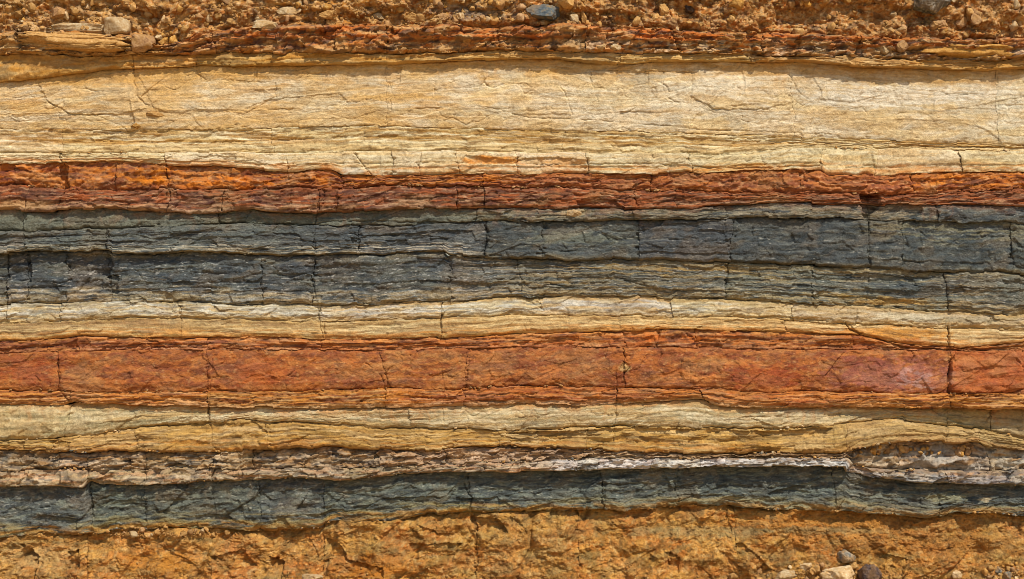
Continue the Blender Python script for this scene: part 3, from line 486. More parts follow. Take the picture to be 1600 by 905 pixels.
make_bed(L, 'pale_course', 'sandstone_block', b_cream2, b_rust_top, M_SAND, 67, [
    ('base', 'DFCA9C'), ('n', 'E2D0A8', 90, 10, .05, .2, .8), ('n', 'D8B478', 100, 5, .12, .15, .65, {'s': 4}), ('n', 'D9954A', 60, 3, .12, .15, .7, {'s': 8, 'v': (.5, .66, .8, .9)}), ('e', 'D68A2C', 770, 251, 46, 8, .85), ('e', 'DDA04E', 880, 252, 44, 6, .7), ('e', 'CBBFA6', 550, 268, 24, 6, .7), ('e', 'D49640', 1160, 262, 90, 6, .5), ('e', 'C9843A', 1090, 268, 20, 5, .5), ('e', '9A7C4E', 1480, 254, 46, 6, .6), ('e', 'E2A45C', 1400, 266, 90, 5, .5), ('n', 'A8895A', 10, 5, .5, .12, .5, {'s': 25})],
    off=[(0, .008), (700, .008), (800, .012), (1100, .014), (1284, .014), (1292, .0), (1600, -.002)], prof=[(0, -.003), (.2, .003), (.62, .004), (.7, -.006), (1, .0)], plate=[(9, 130, .006, 1)], facet=[(36, 16, .008), (11, 6, .003)], lump=[(40, 12, .004, 3)],
    joints=[(95, 4), (257, 3), (450, -1), (565, 22), (612, 2), (657, -2), (715, 4), (808, 2), (917, 1), (1080, 6), (1285, -2), (1369, -4), (1500, 5)], jit=.006, jdepth=.016, edge=(.007, 1.3), edge2=(.022, 1.8), grain=.0014, chips=.007, toned=.03, dusty=.35)

# 4 upper rust band
L = layer('ironstone_layer', 'upper rust band, bright orange over maroon, directly above the dark grey slate')
make_bed(L, 'orange_bed', 'ironstone_block', b_rust_top, b_rust_mid, M_IRON, 71, [
    ('base', 'B4662A'), ('n', 'C8721F', 80, 14, .0, .2, .75), ('n', '84482E', 80, 11, .02, .2, .75, {'s': 4}), ('n', 'D98632', 60, 5, .25, .15, .6, {'s': 8}), ('n', '7A4334', 90, 6, .22, .14, .7, {'s': 9}), ('e', 'D9781A', 330, 285, 110, 14, .7), ('e', 'D07A1C', 230, 275, 36, 18, .6), ('e', 'C98A52', 55, 275, 40, 9, .5), ('w', 'A0603A', .55, {'x': (760, 860, 1400, 1500)}), ('n', '5A3028', 22, 5, .4, .14, .65, {'s': 14}), ('n', 'D9A470', 16, 3.5, .48, .12, .5, {'s': 22})],
    off=[(0, -.012), (90, -.012), (300, -.004), (520, .0), (800, .008), (1280, .0), (1600, -.004)], prof=[(0, -.008), (.3, .0), (.7, .008), (1, -.004)], plate=[(9, 80, .018, 1), (4, 40, .008, 3)], facet=[(34, 14, .017), (11, 7, .009)], lump=[(70, 16, .012, 3), (12, 5, .008, 3)],
    joints=[(102, 8), (181, 2), (260, 1), (535, 6), (755, 3), (1018, -2), (1250, 8), (1426, 3)], jit=.007, jdepth=.02, edge=(.012, 1.8), edge2=(.014, 2), dusty=.7)
make_bed(L, 'maroon_bed', 'ironstone_slab', b_rust_mid, b_slate_top, M_IRON, 83, [
    ('base', '7E5036'), ('n', '684432', 90, 6, .0, .16, .8), ('n', 'A85A2C', 60, 5, .12, .15, .7, {'s': 4}), ('n', 'B99068', 70, 4, .2, .13, .7, {'s': 8, 'v': (.6, .75, 1, 1.2), 'x': (-900, -800, 760, 800)}), ('w', 'B79A74', .55, {'v': (.72, .88, 1, 1.2), 'x': (-900, -800, 420, 460)}), ('n', 'C49A74', 30, 2.5, .36, .12, .6, {'s': 12}), ('n', '4A2A24', 36, 4, .32, .12, .7, {'s': 14}), ('n', 'A85E30', 40, 8, .2, .16, .65, {'s': 15, 'x': (820, 900, 1700, 1800)}), ('e', 'C79A66', 30, 322, 60, 9, .7)],
    off=[(0, .016), (250, .022), (400, .026), (560, .022), (640, .012), (830, .016), (1000, .016), (1100, .008), (1600, .010)], prof=[(0, -.006), (.2, .0), (.8, .010), (.95, .012), (1, .0)], plate=[(8, 80, .018, 1), (3.2, 40, .010, 3)], facet=[(28, 9, .014), (10, 5, .007)], lump=[(70, 10, .010, 3)],
    joints=[(42, -8), (95, -14), (263, -3), (348, -6), (500, -2), (526, 0), (714, 1), (757, 3), (990, -1), (1055, 4), (1358, 4), (1410, -5)], jit=.009, jdepth=.022, edge=(.014, 1.6), edge2=(.026, 2.2), dusty=.7)

# 5 upper slate
L = layer('slate_layer', 'thick dark grey slate band below the upper rust band, the widest grey band')
SL = [('base', '5B5D58'), ('n', '4A4D4B', 70, 20, .0, .25, .75), ('n', '6C6D62', 80, 16, .15, .2, .55, {'s': 4}), ('p', '474B4A', .28, .5), ('p', '6E706A', .18, .4, {'k': 1}), ('n', '434A4B', 40, 14, .2, .2, .6, {'s': 5}), ('n', '7E7D70', 50, 2.6, .46, .1, .45, {'s': 8}), ('n', 'A8A494', 14, 2.6, .72, .08, .7, {'s': 9}), ('n', '33393C', 40, 4, .36, .14, .65, {'s': 14})]
make_bed(L, 'upper_bed', 'slate_block', b_slate_top, b_slate_a, M_SLATE, 97, SL + [
    ('w', '6C6E60', .55, {'x': (-900, -800, 760, 800)}), ('n', '7A7A68', 120, 14, .0, .2, .5, {'s': 17, 'x': (-900, -800, 760, 800)}), ('n', '8E8468', 80, 4, .05, .15, .65, {'s': 18, 'x': (640, 740, 1360, 1420)}), ('e', 'CDB98E', 895, 334, 26, 8, .8), ('n', 'A69A80', 40, 3, .2, .12, .6, {'s': 20, 'x': (760, 820, 1440, 1500)})],
    off=[(0, -.020), (250, -.026), (500, -.024), (740, -.016), (820, .002), (985, .012), (1200, .012), (1360, .016), (1600, .010)], prof=[(0, -.008), (.4, .0), (1, .002)], plate=[(13, 90, .017, 1), (5, 60, .007, 3)], facet=[(80, 30, .014), (26, 14, .006), (10, 7, .003)], lump=[(100, 24, .009, 3), (14, 7, .003, 2)],
    joints=[(38, 2), (340, 1), (494, -2), (744, -5), (990, 3), (1134, 2), (1357, 2), (1465, 6)], jit=.012, jdepth=.014, edge=(.012, 1.6), edge2=(.024, 1.9), grain=.0016, hair=.0025, dusty=.3)
make_bed(L, 'middle_bed', 'slate_block', b_slate_a, b_slate_b, M_SLATE, 103, SL + [
    ('n', '4C5252', 120, 12, -.02, .2, .55, {'s': 17, 'x': (400, 520, 1500, 1600)}), ('n', '6A6D62', 100, 12, .02, .2, .6, {'s': 18, 'x': (-900, -800, 420, 500)}), ('n', 'BEB296', 60, 2.6, .18, .12, .7, {'s': 20, 'v': (.62, .75, 1, 1.2), 'x': (-900, -800, 720, 780)}), ('w', 'A68A54', .55, {'v': (.88, .96, 1, 1.2), 'x': (300, 360, 420, 460)}), ('n', '8A8468', 80, 3, .1, .1, .6, {'s': 22, 'v': (-.2, 0, .3, .45), 'x': (1300, 1370, 1700, 1800)}), ('e', '7E7F6A', 900, 372, 90, 10, .4)],
    off=[(0, .004), (170, .006), (400, .004), (500, -.006), (700, .0), (800, -.004), (1000, -.004), (1600, -.004)], prof=[(0, -.016), (.25, -.006), (.7, .004), (.95, .012), (1, .0)], plate=[(15, 85, .024, 1), (6, 55, .010, 3), (3, 34, .004, 5)], facet=[(80, 30, .016), (26, 14, .007), (10, 7, .0035)], lump=[(100, 24, .009, 3), (14, 7, .003, 2)],
    joints=[(38, 1), (166, 3), (490, -1), (561, 2), (760, -6), (848, -1), (997, 1), (1143, -3), (1358, -1), (1410, -3), (1581, 1)], jit=.012, jdepth=.02, edge=(.012, 1.6), edge2=(.028, 2.0), grain=.0016, hair=.0025, dusty=.3)
make_bed(L, 'lower_bed', 'slate_slab', b_slate_b, b_slate_bot, M_SLATE, 109, SL + [
    ('n', '848070', 110, 6, .2, .12, .6, {'s': 17, 'x': (620, 760, 1700, 1800)}), ('n', 'A8946C', 110, 3.4, .34, .08, .6, {'s': 18, 'x': (680, 800, 1500, 1600)}), ('w', 'A48A5A', .5, {'v': (-.2, 0, .10, .17), 'x': (960, 1040, 1360, 1480)}), ('w', 'B08E50', .75, {'v': (.17, .20, .22, .26), 'x': (840, 900, 1120, 1240)}), ('w', 'AE9258', .7, {'v': (.34, .37, .39, .43), 'x': (880, 960, 1180, 1260)}), ('w', 'A88C58', .7, {'v': (.56, .6, .62, .66), 'x': (700, 800, 1040, 1140)}), ('w', 'B2904E', .75, {'v': (.70, .74, .77, .82), 'x': (1240, 1330, 1440, 1540)}), ('n', '727264', 110, 10, .12, .15, .5, {'s': 19}), ('n', '4A5052', 110, 16, -.05, .2, .6, {'s': 24, 'x': (-900, -800, 520, 640)}), ('n', 'B0AA98', 90, 3, .08, .14, .7, {'s': 20, 'v': (.70, .85, 1, 1.2), 'x': (-900, -800, 700, 800)}), ('n', 'B4A078', 70, 4, .1, .14, .65, {'s': 21, 'v': (.66, .8, 1, 1.2)}), ('n', 'B9B6AA', 18, 2.4, .66, .08, .7, {'s': 29}), ('e', '3F474C', 1430, 452, 90, 16, .6), ('e', 'B58A44', 1390, 472, 70, 5, .7), ('e', '484F55', 690, 415, 34, 12, .6), ('e', '474D52', 460, 420, 30, 16, .5)],
    off=[(0, -.026), (170, -.030), (380, -.016), (500, -.012), (700, -.02), (900, -.012), (1600, -.012)], prof=[(0, -.014), (.12, -.004), (.6, .0), (.85, .004), (1, -.004)], plate=[(13, 80, .025, 1), (5, 50, .012, 3), (3, 30, .004, 5)], facet=[(70, 26, .014), (24, 13, .007), (10, 7, .0035)], lump=[(100, 24, .009, 3), (14, 7, .003, 2)],
    joints=[(10, 1), (42, 2), (104, 3), (170, 8), (410, 4), (490, -4), (703, 5), (812, 8), (1137, -2), (1270, 4), (1480, 6)], jit=.012, jdepth=.022, edge=(.018, 1.8), edge2=(.014, 1.8), grain=.0016, hair=.0025, dusty=.3)

# 6 white and tan seam
L = layer('pale_seam_layer', 'narrow white and tan sandstone seam between the dark slate and the thick red band')
make_bed(L, 'white_bed', 'sandstone_block', b_slate_bot, b_white, M_SAND, 113, [
    ('base', 'D6C49C'), ('n', 'DDD5BF', 60, 9, .08, .2, .75), ('n', 'C9A468', 110, 5, .15, .14, .7, {'s': 4}), ('n', 'B9B4A6', 60, 6, .2, .14, .7, {'s': 8}), ('n', '8A7E66', 60, 3, .3, .12, .6, {'s': 9}), ('w', 'C69A54', .7, {'v': (-.2, 0, .1, .22), 'x': (460, 560, 1700, 1800)}), ('w', 'BE9C60', .6, {'v': (.72, .86, 1, 1.2)}), ('w', 'C9A870', .55, {'x': (1050, 1250, 1700, 1800)}), ('n', '6E6A60', 90, 4, .12, .12, .6, {'s': 15, 'v': (-.2, 0, .2, .5), 'x': (-900, -800, 300, 420)}), ('e', '8A7E60', 1500, 500, 90, 6, .6), ('e', 'CFC4A4', 1420, 495, 60, 9, .5)],
    off=-.012, prof=[(0, -.014), (.25, -.004), (.6, .006), (.8, .0), (1, -.006)], plate=[(8, 80, .009, 1), (3, 40, .005, 5)], facet=[(34, 13, .011), (11, 5, .005)], lump=[(60, 10, .005, 2)],
    joints=[(9, 1), (95, 3), (279, 3), (500, -4), (690, 2), (845, 8), (1050, 3), (1240, 4), (1545, -3)], jit=.006, jdepth=.013, edge=(.012, 1.6), edge2=(.010, 1.6), grain=.0016, chips=.007, toned=.03)
make_bed(L, 'tan_bed', 'sandstone_slab', b_white, b_rust2_top, M_SAND, 127, [
    ('base', 'D0B07A'), ('n', 'E2C892', 160, 4, .0, .14, .8), ('n', 'AC8148', 140, 4, .12, .12, .7, {'s': 4}), ('n', '8E6644', 130, 5, .2, .14, .65, {'s': 8, 'x': (-900, -800, 420, 560)}), ('w', 'A9855A', .45, {'v': (-.2, 0, .3, .5), 'x': (-900, -800, 420, 560)}), ('w', 'DDB46C', .6, {'v': (.72, .9, 1, 1.2)}), ('n', 'D08A3A', 120, 3, .15, .12, .7, {'s': 9, 'v': (.4, .7, 1, 1.2)}), ('e', 'D28E34', 1400, 520, 90, 12, .7), ('e', 'B5622A', 1420, 534, 60, 6, .6), ('n', '7A5A36', 60, 2.2, .4, .1, .6, {'s': 14})],
    off=-.008, prof=[(0, -.006), (.3, -.004), (.8, .006), (1, .0)], plate=[(7, 110, .008, 1), (3, 60, .004, 5)], facet=[(30, 9, .006)], lump=[(110, 10, .006, 2), (14, 6, .002, 2)],
    joints=[(282, 2), (507, 2), (689, 0), (1228, 5), (1482, 4)], jit=.004, jdepth=.01, edge=(.010, 1.5), edge2=(.014, 1.6), grain=.0014, chips=.007, toned=.03)

# 7 thick red band
L = layer('red_sandstone_layer', 'thick red orange band of massive stone in the lower half of the cliff')
make_bed(L, 'crumbly_bed', 'ironstone_slab', b_rust2_top, b_rust2_a, M_IRON, 131, [
    ('base', 'A86030'), ('n', '7A4A34', 80, 5, .02, .16, .8), ('n', 'C87632', 90, 4, .12, .14, .7, {'s': 4}), ('n', 'D9A068', 60, 2.6, .3, .12, .6, {'s': 8}), ('w', '7A4636', .5, {'x': (-900, -800, 120, 180)}), ('e', 'D08A34', 100, 548, 40, 6, .7), ('e', 'CC6E2A', 1060, 528, 90, 8, .5), ('w', 'D0956A', .5, {'v': (.78, .9, 1, 1.2)}), ('n', '4E2C26', 36, 3, .32, .12, .7, {'s': 14})],
    off=-.012, prof=[(0, -.010), (.3, .004), (.6, -.006), (1, .0)], plate=[(7, 70, .018, 1), (3, 40, .010, 4)], facet=[(24, 9, .014), (8, 4, .006)], lump=[(60, 8, .012, 3)],
    joints=[(120, 6), (324, 1), (500, 3), (975, 6), (1030, -3), (1086, 6), (1330, 2), (1482, 2)], jit=.007, jdepth=.015, edge=(.014, 1.5), edge2=(.012, 1.3), dusty=.7)
make_bed(L, 'massive_bed', 'red_block', b_rust2_a, b_rust2_b, M_IRON, 137, [
    ('base', 'B46A34'), ('n', 'BE7C42', 70, 24, .05, .22, .7), ('n', '8E4C2C', 80, 16, .08, .2, .75, {'s': 4}), ('n', '8E5036', 60, 14, .18, .16, .6, {'s': 8}), ('n', 'C07438', 26, 12, .2, .2, .5, {'s': 9}), ('n', '70402C', 22, 9, .34, .14, .6, {'s': 12}), ('n', 'D09A62', 8, 5, .62, .12, .5, {'s': 15}), ('e', 'A84C26', 45, 580, 44, 28, .5), ('e', 'B25826', 410, 585, 50, 30, .5), ('e', 'C8884C', 895, 590, 60, 30, .25), ('n', 'C4ACA2', 16, 9, .0, .2, .65, {'x': (1385, 1415, 1440, 1465), 'v': (.4, .6, .8, .95)}), ('e', 'A8685A', 1400, 588, 110, 30, .55), ('e', 'A0401E', 1200, 590, 60, 24, .5), ('w', 'BA6434', .5, {'x': (1484, 1490, 1596, 1700)}), ('e', '8A4A3C', 1340, 570, 60, 16, .5), ('e', 'D9B878', 975, 574, 8, 8, .6)],
    off=.008, prof=[(0, -.008), (.12, .0), (.8, .006), (1, -.004)], facet=[(60, 44, .009), (30, 20, .007), (10, 7, .0035)], lump=[(90, 40, .010, 3), (16, 12, .003, 3)],
    joints=[(91, 4), (324, 2), (601, 16), (729, -5), (976, 3), (1482, -4)], jit=.007, jdepth=.012, edge=(.010, 2), edge2=(.012, 2), grain=.0016, plate=[(24, 200, .008, 1)], dusty=.7)
make_bed(L, 'banded_bed', 'ironstone_slab', b_rust2_b, b_rust2_bot, M_IRON, 139, [
    ('base', 'B8722F'), ('n', 'CF8A3C', 110, 4, .0, .14, .75), ('n', '8A4A2C', 90, 3.4, .12, .12, .75, {'s': 4}), ('n', 'D9AA70', 80, 2.4, .26, .1, .65, {'s': 8}), ('w', 'B0582C', .4, {'x': (560, 760, 1250, 1400)}), ('n', '5A3422', 50, 2.6, .32, .1, .7, {'s': 14}), ('w', 'C9A67A', .65, {'v': (.75, .92, 1, 1.2), 'x': (200, 320, 1150, 1250)})],
    off=[(0, .012), (200, .016), (500, .012), (800, .012), (1050, .010), (1250, .016), (1380, .044), (1600, .056)], prof=[(0, -.006), (.35, .006), (.7, .004), (1, -.004)], plate=[(4.5, 110, .014, 2), (2.4, 54, .008, 3)], facet=[(28, 8, .012), (9, 4, .005)], lump=[(70, 8, .009, 3)],
    joints=[(112, 3), (325, 1), (604, 2), (724, 2), (963, 2), (1098, 10), (1482, 4)], jit=.006, jdepth=.018, edge=(.012, 1.4), edge2=(.018, 1.8), dusty=.7)

# 8 lower cream sandstone
L = layer('tan_sandstone_layer', 'tan sandstone bed below the thick red band, with thin ochre ledges at its base')
make_bed(L, 'smooth_bed', 'sandstone_block', b_rust2_bot, b_cream3, M_SAND, 149, [
    ('base', 'D6C092'), ('n', 'E0CFA6', 150, 12, .0, .2, .8), ('n', 'C29C5E', 140, 7, .12, .15, .65, {'s': 4}), ('n', '8F8560', 130, 6, .3, .14, .6, {'s': 8}), ('w', 'C69C5E', .45, {'v': (-.2, 0, .06, .2)}), ('w', 'A8935F', .6, {'x': (1350, 1450, 1700, 1800)}), ('e', 'B7AE8E', 845, 664, 40, 9, .6), ('e', 'D9BE90', 40, 655, 60, 20, .5), ('n', 'A78A58', 11, 5, .5, .12, .5, {'s': 25}), ('n', '7A6C4A', 90, 3, .38, .1, .55, {'s': 27})],  # right-end wash: greyer stone plus painted-in shade below the red band
    off=[(0, .004), (100, .008), (112, -.006), (400, -.008), (1000, -.006), (1250, -.006), (1380, -.028), (1480, -.055), (1600, -.06)], prof=[(0, -.012), (.2, .0), (.7, .010), (.9, .010), (1, .0)], plate=[(14, 130, .009, 1), (4, 70, .004, 5)], facet=[(80, 20, .012), (24, 10, .005), (9, 5, .003)], lump=[(140, 24, .008, 2), (14, 8, .0015, 2)],
    joints=[(106, -16), (326, 1), (960, -4), (1552, -6)], jit=.006, jdepth=.014, edge=(.006, 1.6), edge2=(.020, 2.4), grain=.0013, hair=.009, chips=.007, toned=.03)
make_bed(L, 'ledged_bed', 'sandstone_slab', b_cream3, b_rubble_top, M_SAND, 151, [
    ('base', 'C69C56'), ('n', 'AC7F3C', 100, 8, .0, .15, .75), ('n', 'D4B47C', 90, 5, .12, .12, .75, {'s': 4}), ('n', '8E6E3A', 110, 4, .2, .13, .65, {'s': 8}), ('n', 'BD7C30', 110, 4, .12, .14, .7, {'s': 9, 'v': (.5, .7, 1, 1.2)}), ('w', 'AC9462', .55, {'x': (1250, 1350, 1700, 1800)}), ('n', '6A5230', 70, 2.4, .36, .1, .65, {'s': 14})],
    off=[(0, .006), (200, .008), (400, .012), (700, .004), (900, .008), (1200, .006), (1330, .02), (1420, .004), (1500, -.008), (1600, -.012)], prof=[(0, -.022), (.15, -.010), (.4, .004), (.8, .012), (.96, .014), (1, .004)], plate=[(8, 100, .018, 1), (3.4, 50, .008, 4)], facet=[(50, 12, .014), (14, 5, .006)], lump=[(120, 14, .010, 2), (18, 7, .003, 2)],
    joints=[(82, -6), (212, 4), (415, 3), (780, 2), (915, 1), (1322, 3), (1530, 1)], jit=.007, jdepth=.012, edge=(.016, 1.6), edge2=(.034, 2.2), grain=.0016)

# 9 rubbly pink brown layer with white lip
L = layer('rubble_layer', 'flaky pinkish brown rubble layer with a jutting white lip above the lower dark band')
RB = [('base', 'B29C7C'), ('n', '686054', 70, 6, .05, .16, .75), ('n', 'BBA07A', 50, 6, .1, .15, .75, {'s': 4}), ('n', 'D0B694', 40, 4, .2, .14, .75, {'s': 8}), ('n', '565250', 50, 5, .3, .13, .75, {'s': 9}), ('n', 'B98A52', 50, 5, .26, .14, .7, {'s': 12}), ('n', '3A3434', 24, 4, .36, .12, .7, {'s': 14})]
make_bed(L, 'flaky_bed', 'rubble_block', b_rubble_top, b_pale_top, M_IRON, 157, RB + [('e', '5A6264', 50, 716, 50, 8, .7), ('w', 'C39A72', .4, {'x': (560, 680, 900, 980)}), ('w', 'BC9060', .5, {'x': (1000, 1080, 1310, 1330)}), ('n', 'D9C7AA', 30, 5, .1, .15, .65, {'s': 22, 'x': (900, 930, 980, 1010)}), ('n', 'C6BCA8', 50, 8, .0, .2, .6, {'s': 33, 'x': (1335, 1350, 1700, 1800)})],
    off=[(0, -.014), (600, -.012), (900, -.010), (1000, .0), (1318, .004), (1330, -.045), (1560, -.05), (1600, -.03)], prof=[(0, -.014), (.3, -.004), (.7, .004), (1, .004)], plate=[(7, 50, .022, 1), (3, 26, .012, 2)], facet=[(26, 10, .036), (11, 6, .018)], lump=[(60, 10, .014, 3)], crumb=[(10, .012, .35)],
    joints=[(92, 3), (137, 3), (226, 2), (335, -3), (395, 2), (590, 5), (695, 3), (915, 2), (1095, 2), (1327, -4), (1405, 3), (1545, 5)], jit=.012, jdepth=.02, edge=(.020, 1.8), edge2=(.010, 1.5), toned=.1)
make_bed(L, 'pale_lip', 'lip_block', b_pale_top, b_slate2_top, M_SAND, 163, [
    ('base', 'AA926C'), ('n', 'CDB898', 50, 5, .12, .18, .7), ('n', '84745E', 50, 5, .14, .15, .7, {'s': 4}), ('n', 'C8966A', 44, 5, .16, .14, .65, {'s': 8}), ('w', 'D6D0C4', .85, {'x': (820, 910, 1326, 1330)}), ('n', '8C8C8C', 26, 6, .24, .14, .75, {'s': 9, 'x': (820, 910, 1326, 1330)}), ('n', 'DDD8CC', 24, 4, .2, .14, .6, {'s': 11, 'x': (900, 930, 1326, 1330)}), ('w', 'BDB6AA', .7, {'x': (1327, 1335, 1700, 1800), 'v': (.25, .45, 1, 1.2)}), ('n', '70747A', 44, 6, .1, .14, .7, {'s': 12, 'x': (1340, 1380, 1700, 1800)}), ('n', '4E4844', 20, 4, .34, .12, .65, {'s': 14}), ('e', '6A6A6E', 920, 728, 18, 6, .7)],
    off=[(0, .010), (130, .010), (145, .0), (230, .006), (400, .012), (560, .014), (640, .012), (700, .026), (900, .038), (1100, .044), (1318, .048), (1326, .048), (1329, -.05), (1346, -.05), (1362, .014), (1420, .038), (1540, .038), (1600, .022)], prof=[(0, -.012), (.25, .002), (.6, .008), (.95, .006), (1, -.002)], plate=[(8, 46, .018, 1), (3, 24, .006, 2)], facet=[(24, 12, .030), (10, 6, .012)], lump=[(40, 10, .012, 3)],
    joints=[(137, 3), (226, 1), (333, -2), (379, 1), (545, 4), (636, -3), (758, 2), (903, 3), (935, 1), (1015, -2), (1092, -3), (1132, 2), (1250, -4), (1327, -7), (1382, 4), (1478, 6), (1572, 4)], jit=.008, jdepth=.018, edge=(.010, 1.5), edge2=(.014, 1.6), toned=.12, dusty=.3)

# 10 lower dark band
L = layer('dark_shale_layer', 'lower dark greenish grey shale band, shaded by the white lip above it')
make_bed(L, 'shale_bed', 'shale_block', b_slate2_top, b_slate2_bot, M_SLATE, 167, [
    ('base', '62645A'), ('n', '4A504E', 80, 16, .0, .22, .8), ('n', '70756A', 70, 10, .12, .18, .7, {'s': 4}), ('p', '494E4A', .25, .45), ('n', '7E806C', 40, 5, .36, .13, .6, {'s': 8}), ('n', 'A9A794', 14, 3, .68, .1, .6, {'s': 9}), ('n', '40433F', 40, 8, .26, .15, .65, {'s': 12}), ('n', '9A8A58', 90, 8, .05, .16, .75, {'s': 15, 'v': (.62, .85, 1, 1.2)}), ('n', 'BE8A40', 60, 6, .16, .13, .7, {'s': 16, 'v': (.76, .92, 1, 1.2)}), ('w', '85826A', .5, {'v': (.72, .86, 1, 1.2), 'x': (850, 950, 1500, 1600)}), ('e', '98926E', 1480, 779, 40, 8, .6), ('e', 'C7B38A', 1542, 780, 10, 5, .7), ('e', 'B08A48', 440, 822, 50, 4, .7), ('e', '484C4A', 1510, 795, 30, 10, .6)],
    off=[(0, -.034), (130, -.034), (145, -.044), (400, -.036), (700, -.040), (900, -.048), (1300, -.050), (1600, -.046)], prof=[(0, -.016), (.25, -.010), (.5, .0), (.85, .010), (1, .0)], plate=[(24, 100, .018, 1), (8, 55, .009, 3)], facet=[(80, 40, .022), (28, 16, .010), (10, 7, .004)], lump=[(90, 22, .014, 3), (16, 7, .008, 4)],
    joints=[(141, 5), (226, 2), (405, 3), (506, 3), (735, 4), (943, 2), (1057, 3), (1306, 4), (1467, 3)], jit=.012, jdepth=.018, edge=(.010, 2), edge2=(.030, 2.6), hair=.0025, dusty=.3)

# 11 ochre foot
def foot_mods(X, Y, s, t, H):
    g = fbm((X + Y * F(.5)) / F(120), (Y - X * F(.15)) / F(80), 733, 4, .5)
    r = F(1) - np.abs(fbm((X + Y * F(.55)) / F(85), (Y) / F(160), 735, 3))
    smooth = trap((1020, 1120, 1800, 1900), X) * (1 - sst(46, 66, s))
    return H + (F(.075) * g - F(.030) * sst(.8, 1.0, r)) * (F(1) - F(.75) * smooth)
L = layer('ochre_foot_layer', 'rough ochre yellow stone at the foot of the cliff below the lower dark band')
make_bed(L, 'ochre_face', 'ochre_block', b_slate2_bot, b_base, M_SOIL, 173, [
    ('base', 'C2803A'), ('n', 'CA9048', 90, 46, .05, .3, .7), ('n', 'B06A2C', 100, 40, .1, .25, .65, {'s': 4}), ('n', 'A67A38', 60, 26, .25, .2, .5, {'s': 8}), ('n', 'D0A050', 50, 30, .2, .25, .5, {'s': 9}), ('n', 'D8B070', 10, 7, .34, .18, .5, {'s': 12}), ('n', '7A5628', 34, 20, .34, .2, .6, {'s': 14}), ('n', '8E7C4A', 70, 18, .34, .2, .4, {'s': 17}), ('n', '9A6A2E', 8, 6, .34, .16, .55, {'s': 18}),
    ('e', 'B4721E', 250, 880, 60, 20, .6), ('e', 'B86E1A', 590, 885, 50, 22, .6), ('e', 'B06A20', 1330, 816, 200, 18, .6), ('e', '8C8058', 1100, 832, 150, 8, .5), ('e', 'A86C2C', 1440, 850, 160, 24, .5), ('e', '857850', 1290, 830, 120, 6, .5), ('e', 'B39A66', 60, 870, 70, 26, .4), ('n', 'C08C46', 60, 4, .1, .15, .6, {'s': 22, 'v': (-.2, 0, .05, .1)}), ('n', '5A4426', 12, 8, .48, .12, .5, {'s': 24})],
    off=[(0, -.05), (150, -.05), (420, -.06), (700, -.06), (900, -.065), (1100, -.09), (1500, -.10), (1600, -.10)], prof=[(0, -.02), (.05, .0), (.14, .03), (.25, .07), (.4, .12), (.7, .2), (1, .32)], facet=[(80, 50, .008), (28, 20, .004), (10, 8, .0025)], lump=[(64, 50, .024, 3), (16, 12, .005, 3)], crumb=[(64, .045, .5), (30, .026, .4), (9, .008, .35), (5, .008, .55)],
    joints=[(138, 6), (510, 12), (748, 8), (905, 4), (1160, 24)], jit=.012, jdepth=.02, edge=(.02, 2.5), edge2=(.0, 2), rows=t_foot, mods=foot_mods, grain=.006, toned=.05, hair=.0, dusty=.5)

# ------------------------------------------------------------------ ground and the plateau above
def sheet(name, x0, x1, y0, y1, z, mat, n=60, amp=.05, seed=5):
    xs, ys = np.meshgrid(np.linspace(x0, x1, n), np.linspace(y0, y1, n))
    zz = z + F(amp) * fbm(xs / 3.0, ys / 3.0, seed, 4)
    V = np.stack([xs, ys, zz], -1).reshape(-1, 3); i = np.arange(n * n).reshape(n, n)
    q = np.stack([i[:-1, :-1], i[:-1, 1:], i[1:, 1:], i[1:, :-1]], -1).reshape(-1, 4)
    me = bpy.data.meshes.new(name); me.from_pydata(V.tolist(), [], q.tolist()); me.materials.append(mat)
    for p in me.polygons: p.use_smooth = True
    o = bpy.data.objects.new(name, me); COL.objects.link(o); o['kind'] = 'structure'; return o
M_GROUND = stone_material('sandy_ground', 'A98A5C', 'BF9C68', 'CFAF7C', 1.5)
sheet('ground', -300, 300, -300, 3, wz(1070), M_GROUND, 120, .06)
sheet('plateau', -40, 40, .05, 60, wz(-146), M_GROUND, 40, .03, 9)
#STONES
# ------------------------------------------------------------------ stones
M_TAN = stone_material('tan_stone', '9C7040', 'C0904F', 'DDB880', 60)
M_PALE = stone_material('pale_stone', 'A98A5C', 'D0B284', 'E4D2AC', 55)
M_PINK = stone_material('buff_brown_stone', '86603E', 'B0865A', 'CCA678', 55)
M_GREY = stone_material('grey_stone', '4E4F49', '74736A', 'A39E8E', 50)
M_DARK = stone_material('dark_streaked_stone', '454A49', '686A64', 'D2CEBE', 20, (1.6, 1, .9), dust=.3)
M_BLUE = stone_material('blue_grey_stone', '4C555A', '727A79', 'B4935F', 22, dust=.35)
M_OCHRE = stone_material('ochre_stone', '966226', 'BE8A3E', 'D6AC66', 55)
M_MAROON = stone_material('dark_maroon_stone', '3A2C28', '554540', '7A685E', 55, dust=.3)

